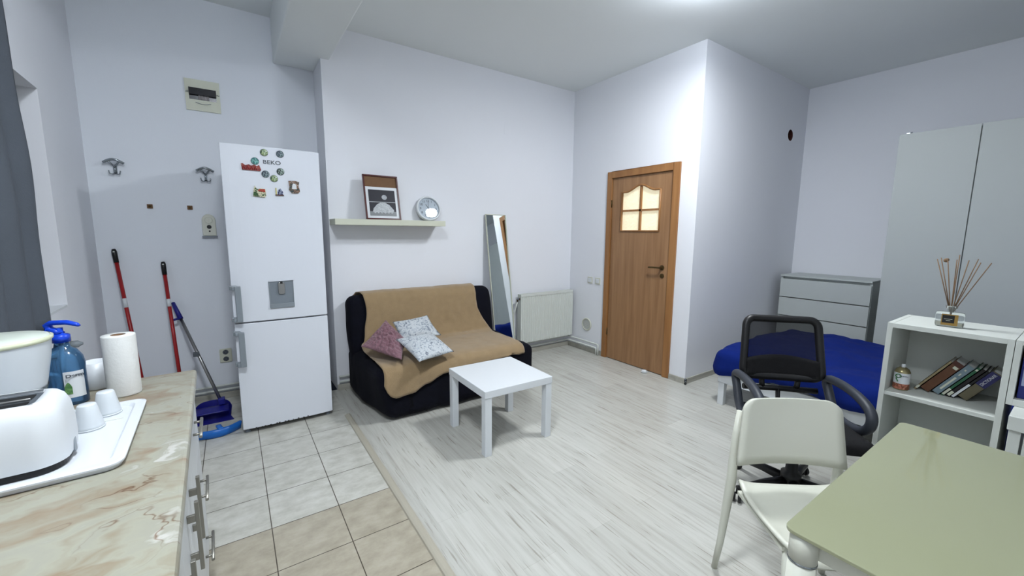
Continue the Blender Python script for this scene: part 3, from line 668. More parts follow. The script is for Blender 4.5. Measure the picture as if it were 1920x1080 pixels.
for y, lb in ((3.516, 'left white light switch beside the brown door'), (3.39, 'right white light switch nearest the brown door')):
    t = thing('light_switch', lb, 'light switch', (XD, y, .894), 0, 'light switches beside the door')
    w = MB(); w.prism(rrect(.08, .08, .006, 3), -.009, 0, 'x'); w.build('plate', 'warm_white', t, .002)
    w = MB(); w.prism(rrect(.05, .05, .004, 3), -.014, -.008, 'x'); w.build('rocker', 'white', t, .002)
w = MB(); 
for a, b in (((0, 0), (.0, .0)),): pass
for (a, b) in (((-.05, .05), (.05, .053)), ((-.05, -.053), (.05, -.05)), ((-.053, -.053), (-.05, .053)), ((.05, -.053), (.053, .053))): w.box((a[0], -.0012, a[1]), (b[0], 0, b[1]))
o = w.build('blanking_plate', 'wall', None, loc=(2.6, YB, 2.58)); tag(o, 'faint painted-over square cover high on the wall above the shelf', 'wall cover')

# ------------------------------------------------------------------ sofa
sf = thing('sofa', 'low dark navy fabric sofa bed standing against the wall', 'sofa', (1.55, 3.4, 0))
OX, OY = 1.55, 3.4
def wr(p, d):
    k = noise.noise(Vector((p.x*5, p.y*5, p.z*2.0)))*.014+noise.noise(Vector((p.x*14, p.y*12, p.z*5)))*.005
    # the front left corner rounds inwards towards the floor
    q = Vector(p); low = max(0, .45-q.z)/.45
    if q.x < -.5: q.x += .09*low*max(0, min(1, (.1-q.y)/.5))
    return q+Vector(d)*k
roundbox((-.75, -.45, .012), (.75, .44, .425), .075, (40, 26, 14), disp=wr).build('seat', 'navy', sf)
BM = rot('X', -9, (0, .40, .42))
roundbox((-.755, .205, .20), (.715, .41, .885), .085, (40, 8, 24), amp=.012, fs=4, m=BM).build('backrest', 'navy', sf)
def bend(P, Y): return BM @ Vector((P, Y[0], Y[1]))
# tan throw over it: path over back, seat and front edge
path = [(.40, .70), (.405, .80), (.39, .86), (.34, .893), (.28, .893), (.225, .87), (.203, .81)]
path = [tuple((BM @ Vector((0, y, z)))[1:]) for y, z in path]
yy, zz = (BM @ Vector((0, .198, .52)))[1:]
path += [(yy-.004, zz), (.175, .455), (.10, .436), (-.1, .434), (-.36, .433), (-.42, .418), (-.448, .385), (-.458, .34)]
def lerp_path(pth, s):
    L = [0]
    for a, b in zip(pth, pth[1:]): L.append(L[-1]+math.dist(a, b))
    d = s*L[-1]
    for i in range(len(pth)-1):
        if d <= L[i+1]+1e-9:
            k = (d-L[i])/(L[i+1]-L[i]); return (pth[i][0]*(1-k)+pth[i+1][0]*k, pth[i][1]*(1-k)+pth[i+1][1]*k)
    return pth[-1]
def hem(x):   # hem height over world x
    P = [(.86, .30), (.90, .21), (.95, .185), (1.08, .205), (1.2, .25), (1.35, .305), (1.6, .33), (1.9, .34), (2.15, .36)]
    for (a, za), (b, zb) in zip(P, P[1:]):
        if x <= b: 
            k = max(0, (x-a)/(b-a)); k = k*k*(3-2*k); return za*(1-k)+zb*k
    return P[-1][1]
def throw(u, v):
    xl = .862+.075*max(0, 1-((v-.30)/.22)**2)+(.02 if v < .1 else 0); xr = 2.05+.11*min(1, max(0, (v-.38)/.15)); x = xl+(xr-xl)*u+.02*noise.noise(Vector((v*5, u*1.0, 0)))*(1-abs(2*u-1))
    y, z = lerp_path(path+[(-.462, hem(x))], v)
    edge = .012*noise.noise(Vector((v*9, 3 if u > .5 else 8, 0)))*(abs(2*u-1)**8)
    n = .011*noise.noise(Vector((x*6, v*7, 1)))+.005*noise.noise(Vector((x*20, v*22, 4)))
    return (x-OX+edge, y-.008-abs(n)*.9, z+.010+n*.6+.006)
tw = MB(); tw.grid(throw, 60, 80)
tw.v = [(x+OX, y+OY, z) for x, y, z in tw.v]
o = tw.build('throw_blanket', 'tan', None, solid=.007); tag(o, 'tan plush throw blanket spread over the navy sofa', 'blanket')
# cushions
o = pillow([(.785, 3.24, .56), (1.0, 2.92, .50), (1.15, 3.22, .56), (1.06, 3.475, .70)], .13, n=70, wr=.035, fs=48).build('cushion', 'pink'); tag(o, 'dusty pink fluffy cushion lying left of the floral ones', 'cushion')
o = pillow([(1.13, 3.33, .52), (1.50, 3.30, .54), (1.46, 3.52, .69), (1.115, 3.47, .675)], .11, n=20, wr=.006).build('cushion', 'floral'); tag(o, 'rear white and grey floral cushion leaning on the sofa back', 'cushion')
o = pillow([(1.09, 2.80, .50), (1.43, 2.90, .50), (1.37, 3.22, .60), (1.03, 3.15, .605)], .12, n=20, wr=.006).build('cushion', 'floral2'); tag(o, 'front pale blue floral cushion lying on the seat', 'cushion')

# ------------------------------------------------------------------ small white table
lt = thing('coffee_table', 'small square white coffee table in front of the sofa', 'table', (1.546, 2.405, 0), math.radians(-1.2))
bx('tabletop', (-.275, -.275, .40), (.275, .275, .45), 'white', lt, .003)
for sx in (-1, 1):
    for sy in (-1, 1): bx('leg', (sx*.272-(.05 if sx > 0 else 0), sy*.272-(.05 if sy > 0 else 0), 0), (sx*.272+(0 if sx > 0 else .05), sy*.272+(0 if sy > 0 else .05), .40), 'white', lt, .002)

# ------------------------------------------------------------------ kitchen counter
ct = thing('kitchen_cabinet', 'white drawer unit at the fridge end of the kitchen counter', 'cabinet', (-.171, 2.113, 0), ANG)
def panel(par, nm, y0, y1, z0, z1): return bx(nm, (-.022, y0+.0015, z0+.0015), (-.004, y1-.0015, z1-.0015), 'white', par, .002)
bx('body', (-.577, -.528, .10), (-.023, -.012, .84), 'white', ct); bx('plinth', (-.56, -.528, 0), (-.06, -.03, .10), 'white', ct)
for z0, z1 in ((.59, .835), (.345, .59), (.10, .345)):
    dwr = panel(ct, 'drawer', -.53, -.012, z0, z1); zc = (z0+z1)/2+.012; w = MB()
    w.tube([(.019, -.35, zc), (.019, -.17, zc)], .0055, 10)
    for y in (-.32, -.20): w.tube([(-.004, y, zc), (.019, y, zc)], .005, 8)
    w.build('handle', 'nickel', dwr)
def doorunit(y1, y0, lb, gaps):
    u = thing('kitchen_cabinet', lb, 'cabinet', (-.171, 2.113, 0), ANG)
    bx('body', (-.577, y0+.002, .10), (-.023, y1-.002, .84), 'white', u); bx('plinth', (-.56, y0+.002, 0), (-.06, y1-.002, .10), 'white', u)
    for a, b, side in gaps:
        d = panel(u, 'door', a, b, .10, .835); y = a+.068 if side < 0 else b-.068; w = MB()
        w.box((.014, y-.006, .56), (.023, y+.006, .755))
        for z in (.59, .70): w.box((-.004, y-.004, z), (.015, y+.004, z+.02))
        w.build('handle', 'nickel', d, .001)
doorunit(-.53, -1.01, 'white cabinet with paired doors and bar handles beside the drawers', ((-.77, -.53, -1), (-1.01, -.77, 1)))
doorunit(-1.01, -2.6, 'white cabinet run at the near end of the kitchen counter', ((-1.54, -1.01, 1), (-2.07, -1.54, 1), (-2.6, -2.07, -1)))
wt = thing('worktop', 'cream and brown marbled kitchen worktop along the window wall', 'worktop', (-.16, 2.113, .842), ANG)
w = MB(); w.prism([(-.598, 0), (-.598, .036), (-.01, .036), (-.003, .033), (0, .026), (0, .01), (-.003, .003), (-.008, 0)], -2.6, 0, 'y', smooth=False); w.build('slab', 'marble', wt)
bx('edge_strip', (-.59, .0, .001), (-.006, .0012, .034), 'cream', wt)
CZ = .879
# tray and its contents
tr = thing('drip_tray', 'shiny white plastic tray under the toaster', 'tray', (-.50, 1.54, CZ), ANG)
w = MB(); o1 = rrect(.47, .49, .035, 5); o2 = rrect(.455, .475, .03, 5); o3 = rrect(.42, .44, .03, 5); o4 = rrect(.405, .425, .028, 5); k = len(o1)
rings = [(rrect(.455, .475, .03, 5), 0.0), (o1, .012), (o1, .016), (o2, .018), (o3, .017), (o4, .008)]
vs = [(x, y, z) for r, z in rings for x, y in r]; fs = []
for i in range(len(rings)-1):
    for j in range(k): fs.append((i*k+j, i*k+(j+1) % k, (i+1)*k+(j+1) % k, (i+1)*k+j))
fs.append([(len(rings)-1)*k+j for j in range(k)]); fs.append([j for j in range(k)][::-1])
w.add(vs, fs); w.build('tray_body', mat('glossy_white', (206, 210, 215), .15, var=.0), tr)
bx('drain_groove', (-.17, .10, .0078), (.19, .106, .0095), 'white2', tr)
TZ = CZ+.009
to = thing('toaster', 'long white two-slot toaster standing on the tray', 'toaster', (-.568, 1.425, TZ), ANG+.02)
w = MB(); LX, LY, H = .40, .18, .168
rings = []
for z, ins in ((.018, 0), (.05, -.003), (.10, -.002), (.135, .002), (.155, .010), (.165, .020), (.168, .030)):
    rings.append((rrect(LX-2*ins, LY-2*ins, .055-min(ins, .03), 8), z))
rings.append((rrect(LX-.085, LY-.05, .02, 8), .168)); rings.append((rrect(LX-.089, LY-.054, .018, 8), .159))
k = len(rings[0][0]); vs = [(x, y, z) for r, z in rings for x, y in r]; fs = []
for i in range(len(rings)-1):
    for j in range(k): fs.append((i*k+j, i*k+(j+1) % k, (i+1)*k+(j+1) % k, (i+1)*k+j))
w.add(vs, fs, True); w.build('shell', 'white', to)
w = MB(); w.prism(rrect(LX-.085, LY-.05, .018, 5), .153, .1595, 'z'); w.build('slot_plate', 'gray_d', to)
for y in (-.028, .028): bx('slot', (-.14, y-.018, .1592), (.14, y+.018, .161), 'black', to)
w = MB(); w.tube([(-.14, 0, .164), (.14, 0, .164)], .003, 8); w.build('divider', 'steel', to)
w = MB(); w.prism(rrect(LX-.012, LY-.012, .05, 8), 0, .018, 'z'); w.build('base', 'black', to, .002)
w = MB(); w.prism(rrect(.022, .035, .006, 3), .193, .203, 'x', m=Matrix.Translation(Vector((0, 0, .028)))); w.build('cable_notch', 'gray_pl', to)
for x, y, lb in ((-.378, 1.612, 'upturned white plastic cup nearest the toaster'), (-.358, 1.715, 'upturned white plastic cup nearest the paper roll')):
    t = thing('cup', lb, 'cup', (x, y, TZ), 0, 'upturned cups on the tray')
    w = MB(); w.lathe([(.029, 0), (.032, .002), (.031, .01), (.0255, .045), (.0205, .070), (.0185, .073), (.0, .0725)], n=28, cap=False); w.build('cup_body', 'translucent', t)
    w = MB(); w.lathe([(.030, .0), (.0335, .0), (.0335, .004), (.030, .004)], n=28, cap=False); w.build('lip', 'translucent', t)
# paper roll
t = thing('paper_towel_roll', 'white kitchen paper roll standing on the worktop', 'paper roll', (-.352, 1.93, CZ))
w = MB(); w.lathe([(.020, .216), (.0445, .216), (.0455, .212), (.0455, .004), (.0445, 0), (.020, 0)], n=40, cap=False); w.grid(lambda u, v: (.0455*math.cos(.2+u*.5)+.003*u, .0455*math.sin(.2+u*.5)+.003*u, .002+.212*v), 6, 3); w.build('paper', 'paper', t)
w = MB(); w.lathe([(.020, 0), (.020, .215), (.0185, .215), (.0185, 0)], n=28, cap=False); w.build('core', 'card', t)
# soap bottle
sb = thing('soap_bottle', 'blue pump bottle of liquid soap behind the toaster', 'bottle', (-.49, 1.93, CZ), -.5); sb.scale = (1.17, 1.17, .89)
w = MB(); w.lathe([(.0, 0), (.042, .0), (.046, .006), (.046, .13), (.047, .155), (.043, .18), (.032, .205), (.019, .216), (.016, .235), (.016, .245)], n=32, sy=.75, cap=False); w.build('bottle', 'soap', sb)
w = MB(); w.lathe([(.019, .236), (.0195, .262), (.015, .266), (.007, .268), (.007, .29)], n=20); w.build('collar', 'pump', sb)
w = MB(); w.tube([(0, 0, .266), (-.012, 0, .278), (-.026, 0, .285), (-.03, 0, .30), (-.02, 0, .308), (.02, 0, .310), (.045, 0, .302), (.052, 0, .296)], .008, 10, rr=[.012, .012, .01, .01, .0095, .009, .007, .004]); w.tube([(-.026, 0, .29), (-.03, 0, .24)], .01, 8); w.build('pump_head', 'pump', sb)
w = MB(); w.tube([(0, 0, .02), (0, 0, .235)], .004, 8); w.build('dip_tube', 'white', sb)
w = MB(); w.grid(lambda u, v: (.0472*math.cos(-1.1+1.1*u), .0472*.75*math.sin(-1.1+1.1*u)*1.01-.0006, .03+.10*v), 10, 4); lbm = w.build('label', 'white', sb)
w = MB(); w.grid(lambda u, v: (.0478*math.cos(-1.1+.35*u), .0478*.75*math.sin(-1.1+.35*u)*1.012-.0009, .045+.045*v*(.6+.4*math.sin(PI*u))), 6, 3); w.build('leaf_print', patch_mat('leaf_print', [(60, 110, 60), (110, 150, 90)], 80), lbm)
text('Derm', .016, 'gray_d', lbm, (.0415, -.021, .115), Matrix.Rotation(1.02, 4, 'Z') @ RX, ext=.0003, bold=.0006)
# water jug
jg = thing('water_jug', 'large milky white filter jug with a flat pale lid', 'jug', (-.592, 1.775, CZ)); jg.scale = (.89, .89, 1)
w = MB(); w.lathe([(.0, 0), (.085, 0), (.092, .006), (.10, .07), (.112, .12), (.128, .20), (.134, .250)], n=44, cap=False); w.build('jug_body', 'translucent', jg)
w = MB(); w.lathe([(.10, .073), (.1105, .108), (.1125, .113)], n=44, cap=False); w.v = [(x*1.012, y*1.012, z) for x, y, z in w.v]; w.build('smoky_band', mat('smoky_band', (92, 100, 106), .25), jg)
w = MB(); w.lathe([(.134, .250), (.139, .254), (.139, .262), (.132, .264)], n=44, cap=False); w.build('rim', 'rim', jg)
w = MB(); w.lathe([(.132, .262), (.128, .266), (.06, .269), (.0, .270)], n=44, cap=False); w.build('lid', 'lid', jg)
w = MB(); w.tube([(-.02, -.125, .235), (-.02, -.155, .20), (-.02, -.145, .12), (-.02, -.10, .06)], .010, 10); w.build('handle', 'translucent', jg)
# mug and wall socket behind the roll
t = thing('mug', 'white mug mostly hidden behind the paper roll', 'mug', (-.445, 2.06, CZ))
w = MB(); w.lathe([(.0, 0), (.036, 0), (.04, .004), (.043, .10), (.040, .10), (.037, .006), (0, .006)], n=28, cap=False); w.build('mug_body', 'white', t)
w = MB(); w.tube([(-.040, 0, .085), (-.06, -.003, .082), (-.068, -.004, .06), (-.06, -.003, .03), (-.038, 0, .02)], .0065, 8); w.build('handle', 'white', t)
t = thing('wall_socket', 'white wall socket with a plug behind the soap bottle', 'socket', (-.776, 2.72, 1.0-.0), ANG-.0)
t.location = tuple((WL @ Vector((.0, -1.02, .0)))[:2])+(.82,)
bx('plate', (.0, -.04, -.04), (.012, .04, .04), 'warm_white', t, .002); w = MB(); w.lathe([(.02, 0), (.02, -.03), (.012, -.04), (.006, -.05)], (.012, 0, 0), 16, axis='x'); w.build('plug', 'gray_pl', t)

# curtain
cu = thing('curtain', 'grey fabric curtain hanging over the window', 'curtain', (-.662, 2.78, .985), ANG)
def cur(u, v):
    y = -u*1.7; z = 1.52*v
    a = .024*math.sin(u*2*PI*8+1.2*math.sin(v*2)+.6)*(.6+.4*(1-v))+.012*noise.noise(Vector((u*6, v*3, 0)))
    return (-.09+a, y+.02*math.sin(v*3+u*20), z)
w = MB(); w.grid(cur, 220, 24); w.build('fabric', 'curtain', cu, solid=.003)
w = MB(); w.tube([(-.08, .12, 1.53), (-.08, -1.85, 1.53)], .012, 12); w.lathe([(.0, -.0), (.02, .0), (.02, .03), (0, .03)], (-.08, .12, 1.53), 14, axis='y'); w.build('curtain_rod', 'steel', cu)
w = MB()
for i in range(14): w.tube([(-.08+.018*math.cos(q), -.06-i*.125, 1.528+.018*math.sin(q)) for q in [2*PI*j/14 for j in range(14)]], .002, 6, closed=True)
w.build('curtain_rings', 'steel', cu)

# ------------------------------------------------------------------ bed
bd = thing('bed', 'white-framed double bed standing in the nook', 'bed', (4.08, .75, 0))
bxx0, bxx1, byy0, byy1 = -.70, .70, -1.02, 1.02
w = MB()
for a, b in (((bxx0, byy0, .20), (bxx0+.03, byy1, .30)), ((bxx1-.03, byy0, .20), (bxx1, byy1, .30)), ((bxx0, byy1-.03, .20), (bxx1, byy1, .30)), ((bxx0, byy0, .20), (bxx1, byy0+.03, .30))): w.box(a, b)
w.build('bed_frame', 'white', bd, .003)
for sx in (-1, 1):
    for sy in (-1, 1): bx('leg', (sx*.67-.025, sy*.99-.025, 0), (sx*.67+.025, sy*.99+.025, .20), 'white', bd, .003)
roundbox((-.665, -.985, .26), (.665, .985, .41), .04, (12, 18, 6)).build('mattress', 'white', bd)
def dv(p, d):
    q = Vector(p); n1 = noise.noise(Vector((q.x*3.1, q.y*2.7, q.z*2)))
    n2 = noise.noise(Vector((q.x*9+2, q.y*7, q.z*6))); n3 = noise.noise(Vector((q.x*4, q.y*20, 9)))
    q += Vector(d)*(.025*n1+.018*n2)
    if d.z > .5: q.z += .03*math.exp(-((q.x-.1)**2+(q.y-.75)**2)/.25)+.006*n3
    if q.z < .40:
        k = (.40-q.z)/.13; q += Vector((d.x, d.y, 0))*(.02*n3*k+.015*k); 
        end = max(0, min(1, (q.y-.45)/.5)); q.z -= .06*k*end-.03*noise.noise(Vector((q.x*6, q.y*6, 5)))*k
    return q
roundbox((-.735, -1.06, .285), (.735, 1.065, .485), .075, (46, 66, 10), disp=dv, keep=lambda ax, side: not (ax == 2 and side == 0)).build('duvet', 'blue', None, loc=(4.08, .75, 0))
tag(bpy.data.objects['duvet'], 'royal blue crumpled duvet spread over the bed', 'duvet')

# dresser
ds = thing('chest_of_drawers', 'white chest of drawers with flat fronts standing beyond the bed', 'chest of drawers', (5.26, 1.70, 0))
w = MB(); w.box((.02, -.415, 0), (.47, -.395, .98)); w.box((.02, .395, 0), (.47, .415, .98)); w.box((.455, -.395, .03), (.465, .395, .98)); w.box((.02, -.395, .03), (.455, .395, .05)); w.box((.045, -.395, .93), (.065, .395, .98)); w.build('body', 'ward', ds)
w = MB(); w.box((.0, -.415, .982), (.48, .415, 1.0)); w.build('top_panel', 'ward', ds, .002)
zt = .957
for i in range(4):
    z1 = zt-.216*i; z0 = z1-.222; w = MB(); w.box((0, -.412, z0+.014), (.018, .412, z1-.004)); w.box((.012, -.40, z1-.006), (.05, .40, z1-.002))
    w.build('drawer', 'ward', ds, .002)
# wardrobe
wd = thing('wardrobe', 'tall flat white wardrobe with plain doors beside the chest', 'wardrobe', (5.05, 1.18, 0))
bx('body', (.022, -2.0, 0), (.66, -.0, 2.345), 'ward', wd)
for i in range(4):
    d = bx('door', (0, -.5*i-.497, .05), (.018, -.5*i-.003, 2.36), 'ward', wd, .002)
    w = MB(); w.box((.002, -.5*i-(.06 if i % 2 == 0 else .45)-.012, 2.36), (.016, -.5*i-(.06 if i % 2 == 0 else .45)+.012, 2.368)); w.lathe([(.007, 0), (.007, .008), (.0, .012)], (.008, -.5*i-(.08 if i % 2 == 0 else .47), 2.362), 10); w.build('top_bracket', 'chrome', d)

# ------------------------------------------------------------------ bookcase
bc = thing('bookcase', 'low white open bookcase with books, seen beyond the glass table', 'bookcase', (2.867, .4, 0))
w = MB(); w.box((0, .195, 0), (.39, .217, 1.0)); w.box((0, -.217, 0), (.39, -.195, 1.0)); w.box((.375, -.195, .0), (.385, .195, .975)); w.build('carcass', 'white2', bc, .001)
bx('top_board', (.0, -.195, .975), (.385, .195, .999), 'white2', bc, .001)
for z in (.605, .30, .04): bx('shelf_board', (.004, -.195, z), (.375, .195, z+.02), 'white2', bc, .001)
hu = thing('shelf_unit', 'white shelf unit at the right edge holding a blue folder', 'shelf unit', (2.867, -.03, .70))
w = MB(); w.box((0, .191, 0), (.39, .211, .30)); w.box((0, -.211, 0), (.39, -.191, .30)); w.box((.375, -.191, 0), (.385, .191, .28)); w.build('carcass', 'white2', hu, .001)
bx('top_board', (0, -.191, .28), (.385, .191, .30), 'white2', hu, .001); bx('shelf_board', (0, -.191, .0), (.375, .191, .03), 'white2', hu, .001)
dk = thing('desk', 'white desk top at the right edge below the folder shelf', 'desk', (2.70, .155, 0))
bx('desktop', (0, -.95, .635), (.57, 0, .699), 'white2', dk, .003); bx('side_panel', (.02, -.04, 0), (.56, -.005, .635), 'white2', dk, .002); bx('side_panel', (.02, -.94, 0), (.56, -.905, .635), 'white2', dk, .002)
bx('drawer', (.02, -.45, .12), (.05, -.048, .62), 'white2', dk, .002)
t = thing('folder', 'blue ring folder standing on the shelf at the right edge', 'folder', (2.90, .13, .731))
bx('cover', (0, -.02, 0), (.25, .025, .225), mat('folder_blue', (30, 40, 110), .5), t, .003); bx('spine_label', (-.001, -.012, .06), (0, .018, .17), mat('folder_gray', (150, 160, 190), .5), t)
# books, leaning right
BKX = 3.035; SHZ = .6255
books = [(.040, .190, (96, 90, 68), 'thick olive-brown book leaning on the bookcase side, navy title band', 'dict'),
         (.012, .200, (16, 14, 16), 'thin black book with a long white spine label', 'lab'),
         (.016, .205, (22, 16, 20), 'black book with a small white foot label', 'foot'),
         (.014, .21, (44, 96, 66), 'slim green book between the black and grey-blue books', 'green'),
         (.032, .205, (112, 130, 138), 'grey-blue book with a pale title on its spine', 'title'),
         (.040, .21, (92, 58, 36), 'thick brown book left of the grey-blue one', 'brown'),
         (.012, .22, (146, 132, 100), 'thin tan book at the left of the leaning row', 'tan')]
th = math.radians(33); yc = .205+.190*math.sin(th)+.006
for tk, Lb, colr, lb, kd in books:
    b = thing('book', lb, 'book', (BKX, yc, SHZ), 0, 'books leaning in the bookcase')
    b.rotation_euler = (th, 0, 0)
    dp = .15
    cm = mat('cover_'+kd, colr, .5, var=.12, vs=20)
    w = MB(); w.box((0, 0, 0), (.0025, tk, Lb)); w.box((0, 0, 0), (dp, .002, Lb)); w.box((0, tk-.002, 0), (dp, tk, Lb)); w.build('cover', cm, b)
    bx('pages', (.0025, .002, .003), (dp-.004, tk-.002, Lb-.003), 'paper', b)
    if kd == 'lab':
        bx('spine_label', (-.0006, .001, .004), (0, tk-.001, .10), 'white', b)
    if kd == 'foot': bx('spine_label', (-.0006, .002, .006), (0, tk-.002, .035), 'cream', b)
    if kd == 'green': bx('spine_label', (-.0006, .002, .006), (0, tk-.002, .05), 'cream', b); bx('head_label', (-.0006, .003, .19), (0, tk-.003, .2), 'cream', b)
    if kd == 'title':
        w = MB(); w.box((-.0006, .012, .03), (0, .02, .12)); w.box((-.0006, .014, .135), (0, .019, .15)); w.box((-.0006, .014, .17), (0, .02, .178)); w.build('title_band', 'cream', b)
    if kd == 'dict':
        bd2 = bx('title_band', (-.0006, .0, .095), (0, tk, .185), mat('band_navy', (34, 34, 84), .5), b)
        text('DICTIONAR', .0185, 'white', bd2, (-.0012, tk/2, .14), Matrix.Rotation(PI/2, 4, 'X') @ Matrix.Rotation(0, 4, 'Z') if False else Matrix(((0, 0, -1, 0), (0, -1, 0, 0), (-1, 0, 0, 0), (0, 0, 0, 1))) @ Matrix.Rotation(PI, 4, 'Z'), ext=.0002, sx=.78)
    if kd == 'brown': bx('spine_label', (-.0006, .006, .17), (0, .024, .185), 'cream', b); bx('head_band', (-.0006, .0, .188), (0, tk, .21), mat('dark_brown', (70, 34, 24), .5), b)
    if kd == 'tan': bx('spine_label', (-.0006, .001, .01), (0, tk-.001, .03), 'cream', b)
    yc += tk/math.cos(th)+.0008
# air freshener can
t = thing('air_freshener', 'short spray can with a white, green and pink label', 'spray can', (2.975, .553, SHZ))
w = MB(); w.lathe([(.0, 0), (.031, 0), (.033, .004), (.033, .098), (.031, .103), (.026, .114), (.018, .118), (.016, .121), (.0, .122)], n=32, cap=False); w.build('can', mat('can_gold', (150, 140, 104), .3, .6), t)
w = MB(); w.lathe([(.0335, .03), (.0335, .094)], n=32, cap=False); lb_ = w.build('label', 'white', t)
w = MB(); w.lathe([(.0338, .006), (.0338, .036)], n=32, cap=False); w.build('blossom_print', patch_mat('blossom', [(120, 70, 50), (176, 110, 90), (190, 150, 120)], 60), lb_)
w = MB(); w.tube([(-.0335-.001, .008+.011*math.cos(q), .078+.010*math.sin(q)) for q in [2*PI*i/16 for i in range(16)]], .0022, 6, closed=True); w.tube([(-.030, .018, .064), (-.032, .012, .054), (-.0335, .008, .046)], .0028, 6); w.build('green_logo', mat('logo_green', (40, 110, 50), .5), lb_)
text('Botanica', .0105, 'gray_d', lb_, (-.0325, -.013, .08), Matrix.Rotation(.38, 4, 'Z') @ RXM, ext=.0003)
w = MB(); w.lathe([(.007, .121), (.009, .125), (.009, .137), (.006, .141)], n=14); w.build('nozzle', 'white', t)
# reed diffuser
t = thing('reed_diffuser', 'square glass reed diffuser bottle with brown reeds on the bookcase', 'diffuser', (3.0, .412, 1.0), .1); t.scale = (1.2, 1.22, 1.22)
w = MB(); roundbox((-.022, -.042, 0), (.022, .042, .062), .008, (6, 8, 6), mb=w); w.build('bottle', 'glass', t)
w = MB(); w.lathe([(.013, .062), (.013, .075), (.018, .079), (.018, .088), (.010, .088), (.010, .063)], n=20, cap=False); w.build('neck', 'glass', t)
w = MB(); w.box((-.0235, -.024, .008), (-.0225, .024, .054)); lb_ = w.build('label_frame', mat('gold_label', (150, 120, 62), .4, .4), t)
bx('label', (-.0242, -.014, .018), (-.0236, .021, .050), 'black', lb_); w = MB(); w.box((-.0247, -.008, .033), (-.0243, .016, .0345)); w.box((-.0247, -.003, .027), (-.0243, .010, .0285)); w.build('label_line', 'cream', lb_)
w = MB(); w.box((-.016, -.036, .006), (.016, .036, .02)); w.build('oil', mat('oil', (226, 222, 200), .1, trans=.6), t)
rd = [(.062, .28), (.052, .285), (.030, .275), (.006, .28), (.0, .30), (-.028, .28), (-.052, .285), (-.060, .272), (-.088, .272)]
for i, (dy, h) in enumerate(rd):
    w = MB(); w.tube([(.004*math.cos(i), -dy*.12, .02), (.02*math.sin(i*2.3), dy, h)], .0019, 6); r_ = w.build('reed', 'reed', t)
w = MB(); roundbox((-.008, .026, .268), (.010, .044, .284), .007, (3, 3, 3), mb=w, amp=.003, fs=60); w.build('dried_flower', 'reed', t)

# ------------------------------------------------------------------ glass-topped table
gt = thing('dining_table', 'table with a frosted greenish glass top and thick round legs', 'table', (1.60, -.072, 0))
TW, TD = .512, .450
w = MB(); w.prism(rrect(2*TW, 2*TD, .025, 8), .729, .739, 'z'); w.build('glass_top', 'tglass', gt, .002)
w = MB(); w.box((-TW+.05, TD-.07, .665), (TW-.05, TD-.045, .726)); w.box((-TW+.05, -TD+.045, .665), (TW-.05, -TD+.07, .726)); w.box((-TW+.045, -TD+.05, .665), (-TW+.07, TD-.05, .726)); w.box((TW-.07, -TD+.05, .665), (TW-.045, TD-.05, .726)); w.build('apron', 'warm_white', gt, .004)
for sx in (-1, 1):
    for sy in (-1, 1):
        x, y = sx*(TW-.036), sy*(TD-.036)
        w = MB(); w.lathe([(.031, .728), (.031, .70), (.031, .657)], (x, y, 0), 28); lg = w.build('leg', 'warm_white', gt)
        w = MB(); w.lathe([(.0318, .6575), (.0318, .652)], (x, y, 0), 28); w.build('metal_ring', 'chrome', lg)
        w = MB(); w.lathe([(.031, .652), (.031, .05), (.029, .0)], (x, y, 0), 28); w.build('lower_tube', 'warm_white', lg)

# ------------------------------------------------------------------ white chair
wc = thing('dining_chair', 'white plastic chair tucked at the glass-topped table', 'chair', (1.69, .487, 0), math.radians(-37.7))
def backp(u, v):
    return None
w = MB(); K = 6
# rounded trapezoid back panel, slightly curved
top, bot = .194, .214; zb, ztp = .535, .80
outl = []
for i in range(9):
    q = PI/2*i/8; outl.append((top-.055+.055*math.sin(PI/2-q+0)*1.0, ztp-.055+.055*math.sin(q)))
outl = [(top-.055+.055*math.cos(q), ztp-.055+.055*math.sin(q)) for q in [PI/2*i/8 for i in range(9)]]
right = [(bot, zb)]+outl; left = [(-x, z) for x, z in right[::-1]]
poly = right+left
def yb(x, z): return .200+.022*(z-zb)/.22-.030*(x/.2)**2*-1*-1
cols = 14; rows = 10
def wid(z):
    if z > ztp-.055:
        q = math.asin(min(1, (z-(ztp-.055))/.055)); return top-.055+.055*math.cos(q)
    return bot+(top-bot)*(z-zb)/(ztp-.055-zb)
zs = [zb+(ztp-.055-zb)*i/6 for i in range(7)]+[ztp-.055+.055*math.sin(PI/2*i/8) for i in range(1, 9)]
def bgrid(off):
    def fn(u, v):
        z = zs[int(round(v*14))]; x = (2*u-1)*wid(z); return (x, yb(x, z)+off, z)
    return fn
w.grid(bgrid(0), 14, 14)
w.build('backrest', 'warm_white', wc, solid=-.014)
w = MB()
def seatf(u, v):
    x = (2*u-1)*(.19+.015*math.sin(PI*v)); y = .185-.39*v
    e = abs(2*u-1); rim = .014*e**6; back = .02*max(0, 1-v*6); front = -.016*max(0, (v-.85)/.15)**2
    xx = x*(1-.12*max(0, (v-.8)/.2)**2)
    return (xx, y, .418-.012*math.sin(PI*min(1, v*1.1))*(1-e**4)+rim+back+front)
w.grid(seatf, 20, 20); w.build('seat', 'warm_white', wc, solid=.012)
